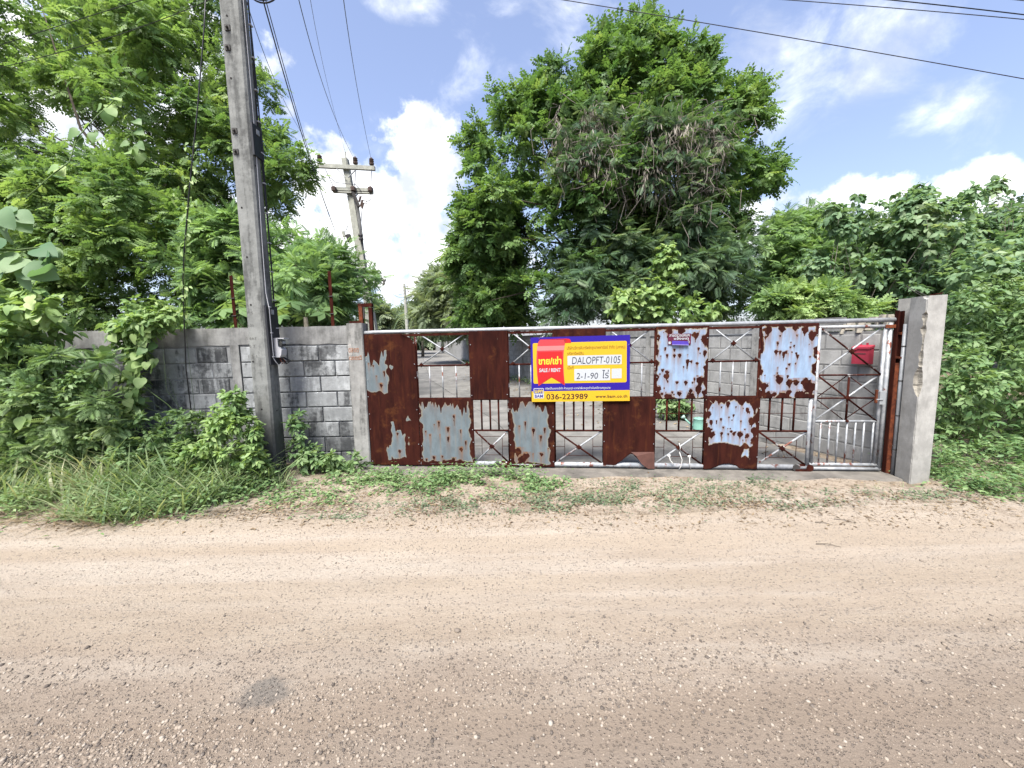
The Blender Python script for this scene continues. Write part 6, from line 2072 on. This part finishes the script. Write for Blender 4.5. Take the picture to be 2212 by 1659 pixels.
for p_, c_ in ((0.12, (0.10, 0.09, 0.085)), (0.30, (0.27, 0.225, 0.18)), (0.65, (0.36, 0.305, 0.25)), (0.85, (0.39, 0.345, 0.295))):
    x_ = e.new(p_)
    x_.color = (*c_, 1)
cc = t.mix(t.m('MULTIPLY', t.noise(pos(t), 180, 4), 0.5), cr.outputs[0], (0.30, 0.245, 0.195))
finish(t, cc, 0.9, 0, t.noise(pos(t), 300, 3), 0.3, 0.001, 0.2)


def stones(P, S, rs):
    n = len(P)
    sc3 = S[:, None] * np.column_stack([rs.uniform(0.75, 1.3, n), rs.uniform(0.7, 1.1, n), rs.uniform(0.45, 0.85, n)])
    a = rs.uniform(0, 6.28, n)
    V = ICO[None] * sc3[:, None, :] * rs.uniform(0.78, 1.18, (n, 12, 1))
    c, s_ = np.cos(a)[:, None], np.sin(a)[:, None]
    X = V[:, :, 0] * c - V[:, :, 1] * s_
    Y = V[:, :, 0] * s_ + V[:, :, 1] * c
    V = np.stack([X, Y, V[:, :, 2]], -1) + P[:, None, :]
    return V.reshape(-1, 3), (ICF[None] + (np.arange(n) * 12)[:, None, None]).reshape(-1, 3), np.repeat(rs.rand(n) ** 1.25 * 0.97, 12)


rs = np.random.RandomState(55)
n = 120000
x = rs.uniform(-2.9, 2.9, n)
y = 1.0 + rs.uniform(0, 1, n) ** 1.2 * 1.35
k_ = fbm(x * 1.1 + 3, y * 2.2, 12, 4)
side = np.where(x > -0.3, 0.16, 0.0)
pr_ = np.clip(1.25 - (y - 1.2 - side) / 0.62, 0.012, 1) * np.clip(0.42 + 1.6 * k_, 0.16, 1)
ok = rs.rand(n) < pr_
ok &= ~((((x + 1.176) / 0.11) ** 2 + ((y - 1.627) / 0.075) ** 2 < 1) & (rs.rand(n) < 0.7))
x, y = x[ok][:42000], y[ok][:42000]
S = 0.0014 + 0.0030 * rs.rand(len(x)) ** 1.8 + 0.0080 * rs.rand(len(x)) ** 9
P = np.column_stack([x, y, gh(x, y) + S * 0.1])
V, Fq, A = stones(P, S, rs)
o = np_obj('gravel', V, Fq, mg, attrs={'rnd': A}, kind='stuff', label='loose gravel strewn over the near edge of the dirt road', cat='gravel')
n = 17000
x = rs.uniform(-5.5, 5.5, n)
y = rs.uniform(1.6, 3.7, n)
S = 0.0018 + 0.0026 * rs.rand(n) ** 1.5 + 0.008 * rs.rand(n) ** 14
P = np.column_stack([x, y, gh(x, y) + S * 0.05])
V, Fq, A = stones(P, S, rs)
A = 0.22 + 0.62 * A
np_obj('gravel', V, Fq, mg, attrs={'rnd': A}, kind='stuff', label='scattered grit on the middle of the dirt road', cat='gravel')
for px, py, s_, g_, lab in ((190, 1405, 0.014, 0.05, 'dark angular stone on the gravel at the lower left'), (1305, 1337, 0.012, 0.1, 'dark stone lying alone on the road right of the middle'), (988, 1367, 0.017, 0.2, 'flat bluish stone on the bare road in the middle'),
                            (2040, 1395, 0.012, 0.3, 'small grey stone on the smooth road at the far right'), (1190, 1565, 0.013, 0.95, 'pale rounded stone in the gravel at the bottom middle'), (655, 1365, 0.010, 0.1, 'small dark stone on the road left of the middle'),
                            (725, 1210, 0.012, 0.15, 'dark pebble on the pale road below the near pole'), (590, 1540, 0.013, 0.9, 'pale stone beside the dark asphalt stain'), (1150, 1600, 0.014, 0.1, 'dark stone at the bottom edge of the gravel'), (1490, 1190, 0.013, 0.6, 'brown stone on the road below the notice plate')):
    q = onground(px, py)
    V, Fq, A = stones(np.array([[q[0], q[1], float(gh(q[0:1], q[1:2])[0]) + s_ * 0.25]]), np.array([s_]), rs)
    np_obj('stone', V, Fq, mg, attrs={'rnd': np.full(len(V), g_)}, label=lab, cat='stone')
# sticks
for px, py, L, a, lab in ((1790, 1175, 0.16, 0.35, 'small dark stick lying on the road edge right of the middle'), (1825, 1125, 0.14, 0.6, 'thin dry twig on the verge before the pale pillar'), (1780, 1130, 0.12, 0.5, 'short brown twig beside the weeds near the right wheel')):
    q = onground(px, py)
    z = float(gh(q[0:1], q[1:2])[0]) + 0.006
    MB().tube([(q[0] - L / 2 * math.cos(a), q[1] + L / 2 * math.sin(a), z), (q[0], q[1] + 0.01, z + 0.008), (q[0] + L / 2 * math.cos(a), q[1] - L / 2 * math.sin(a), z)], [0.003, 0.0025, 0.0015], 5).build('stick', M['bark'], label=lab, cat='stick')
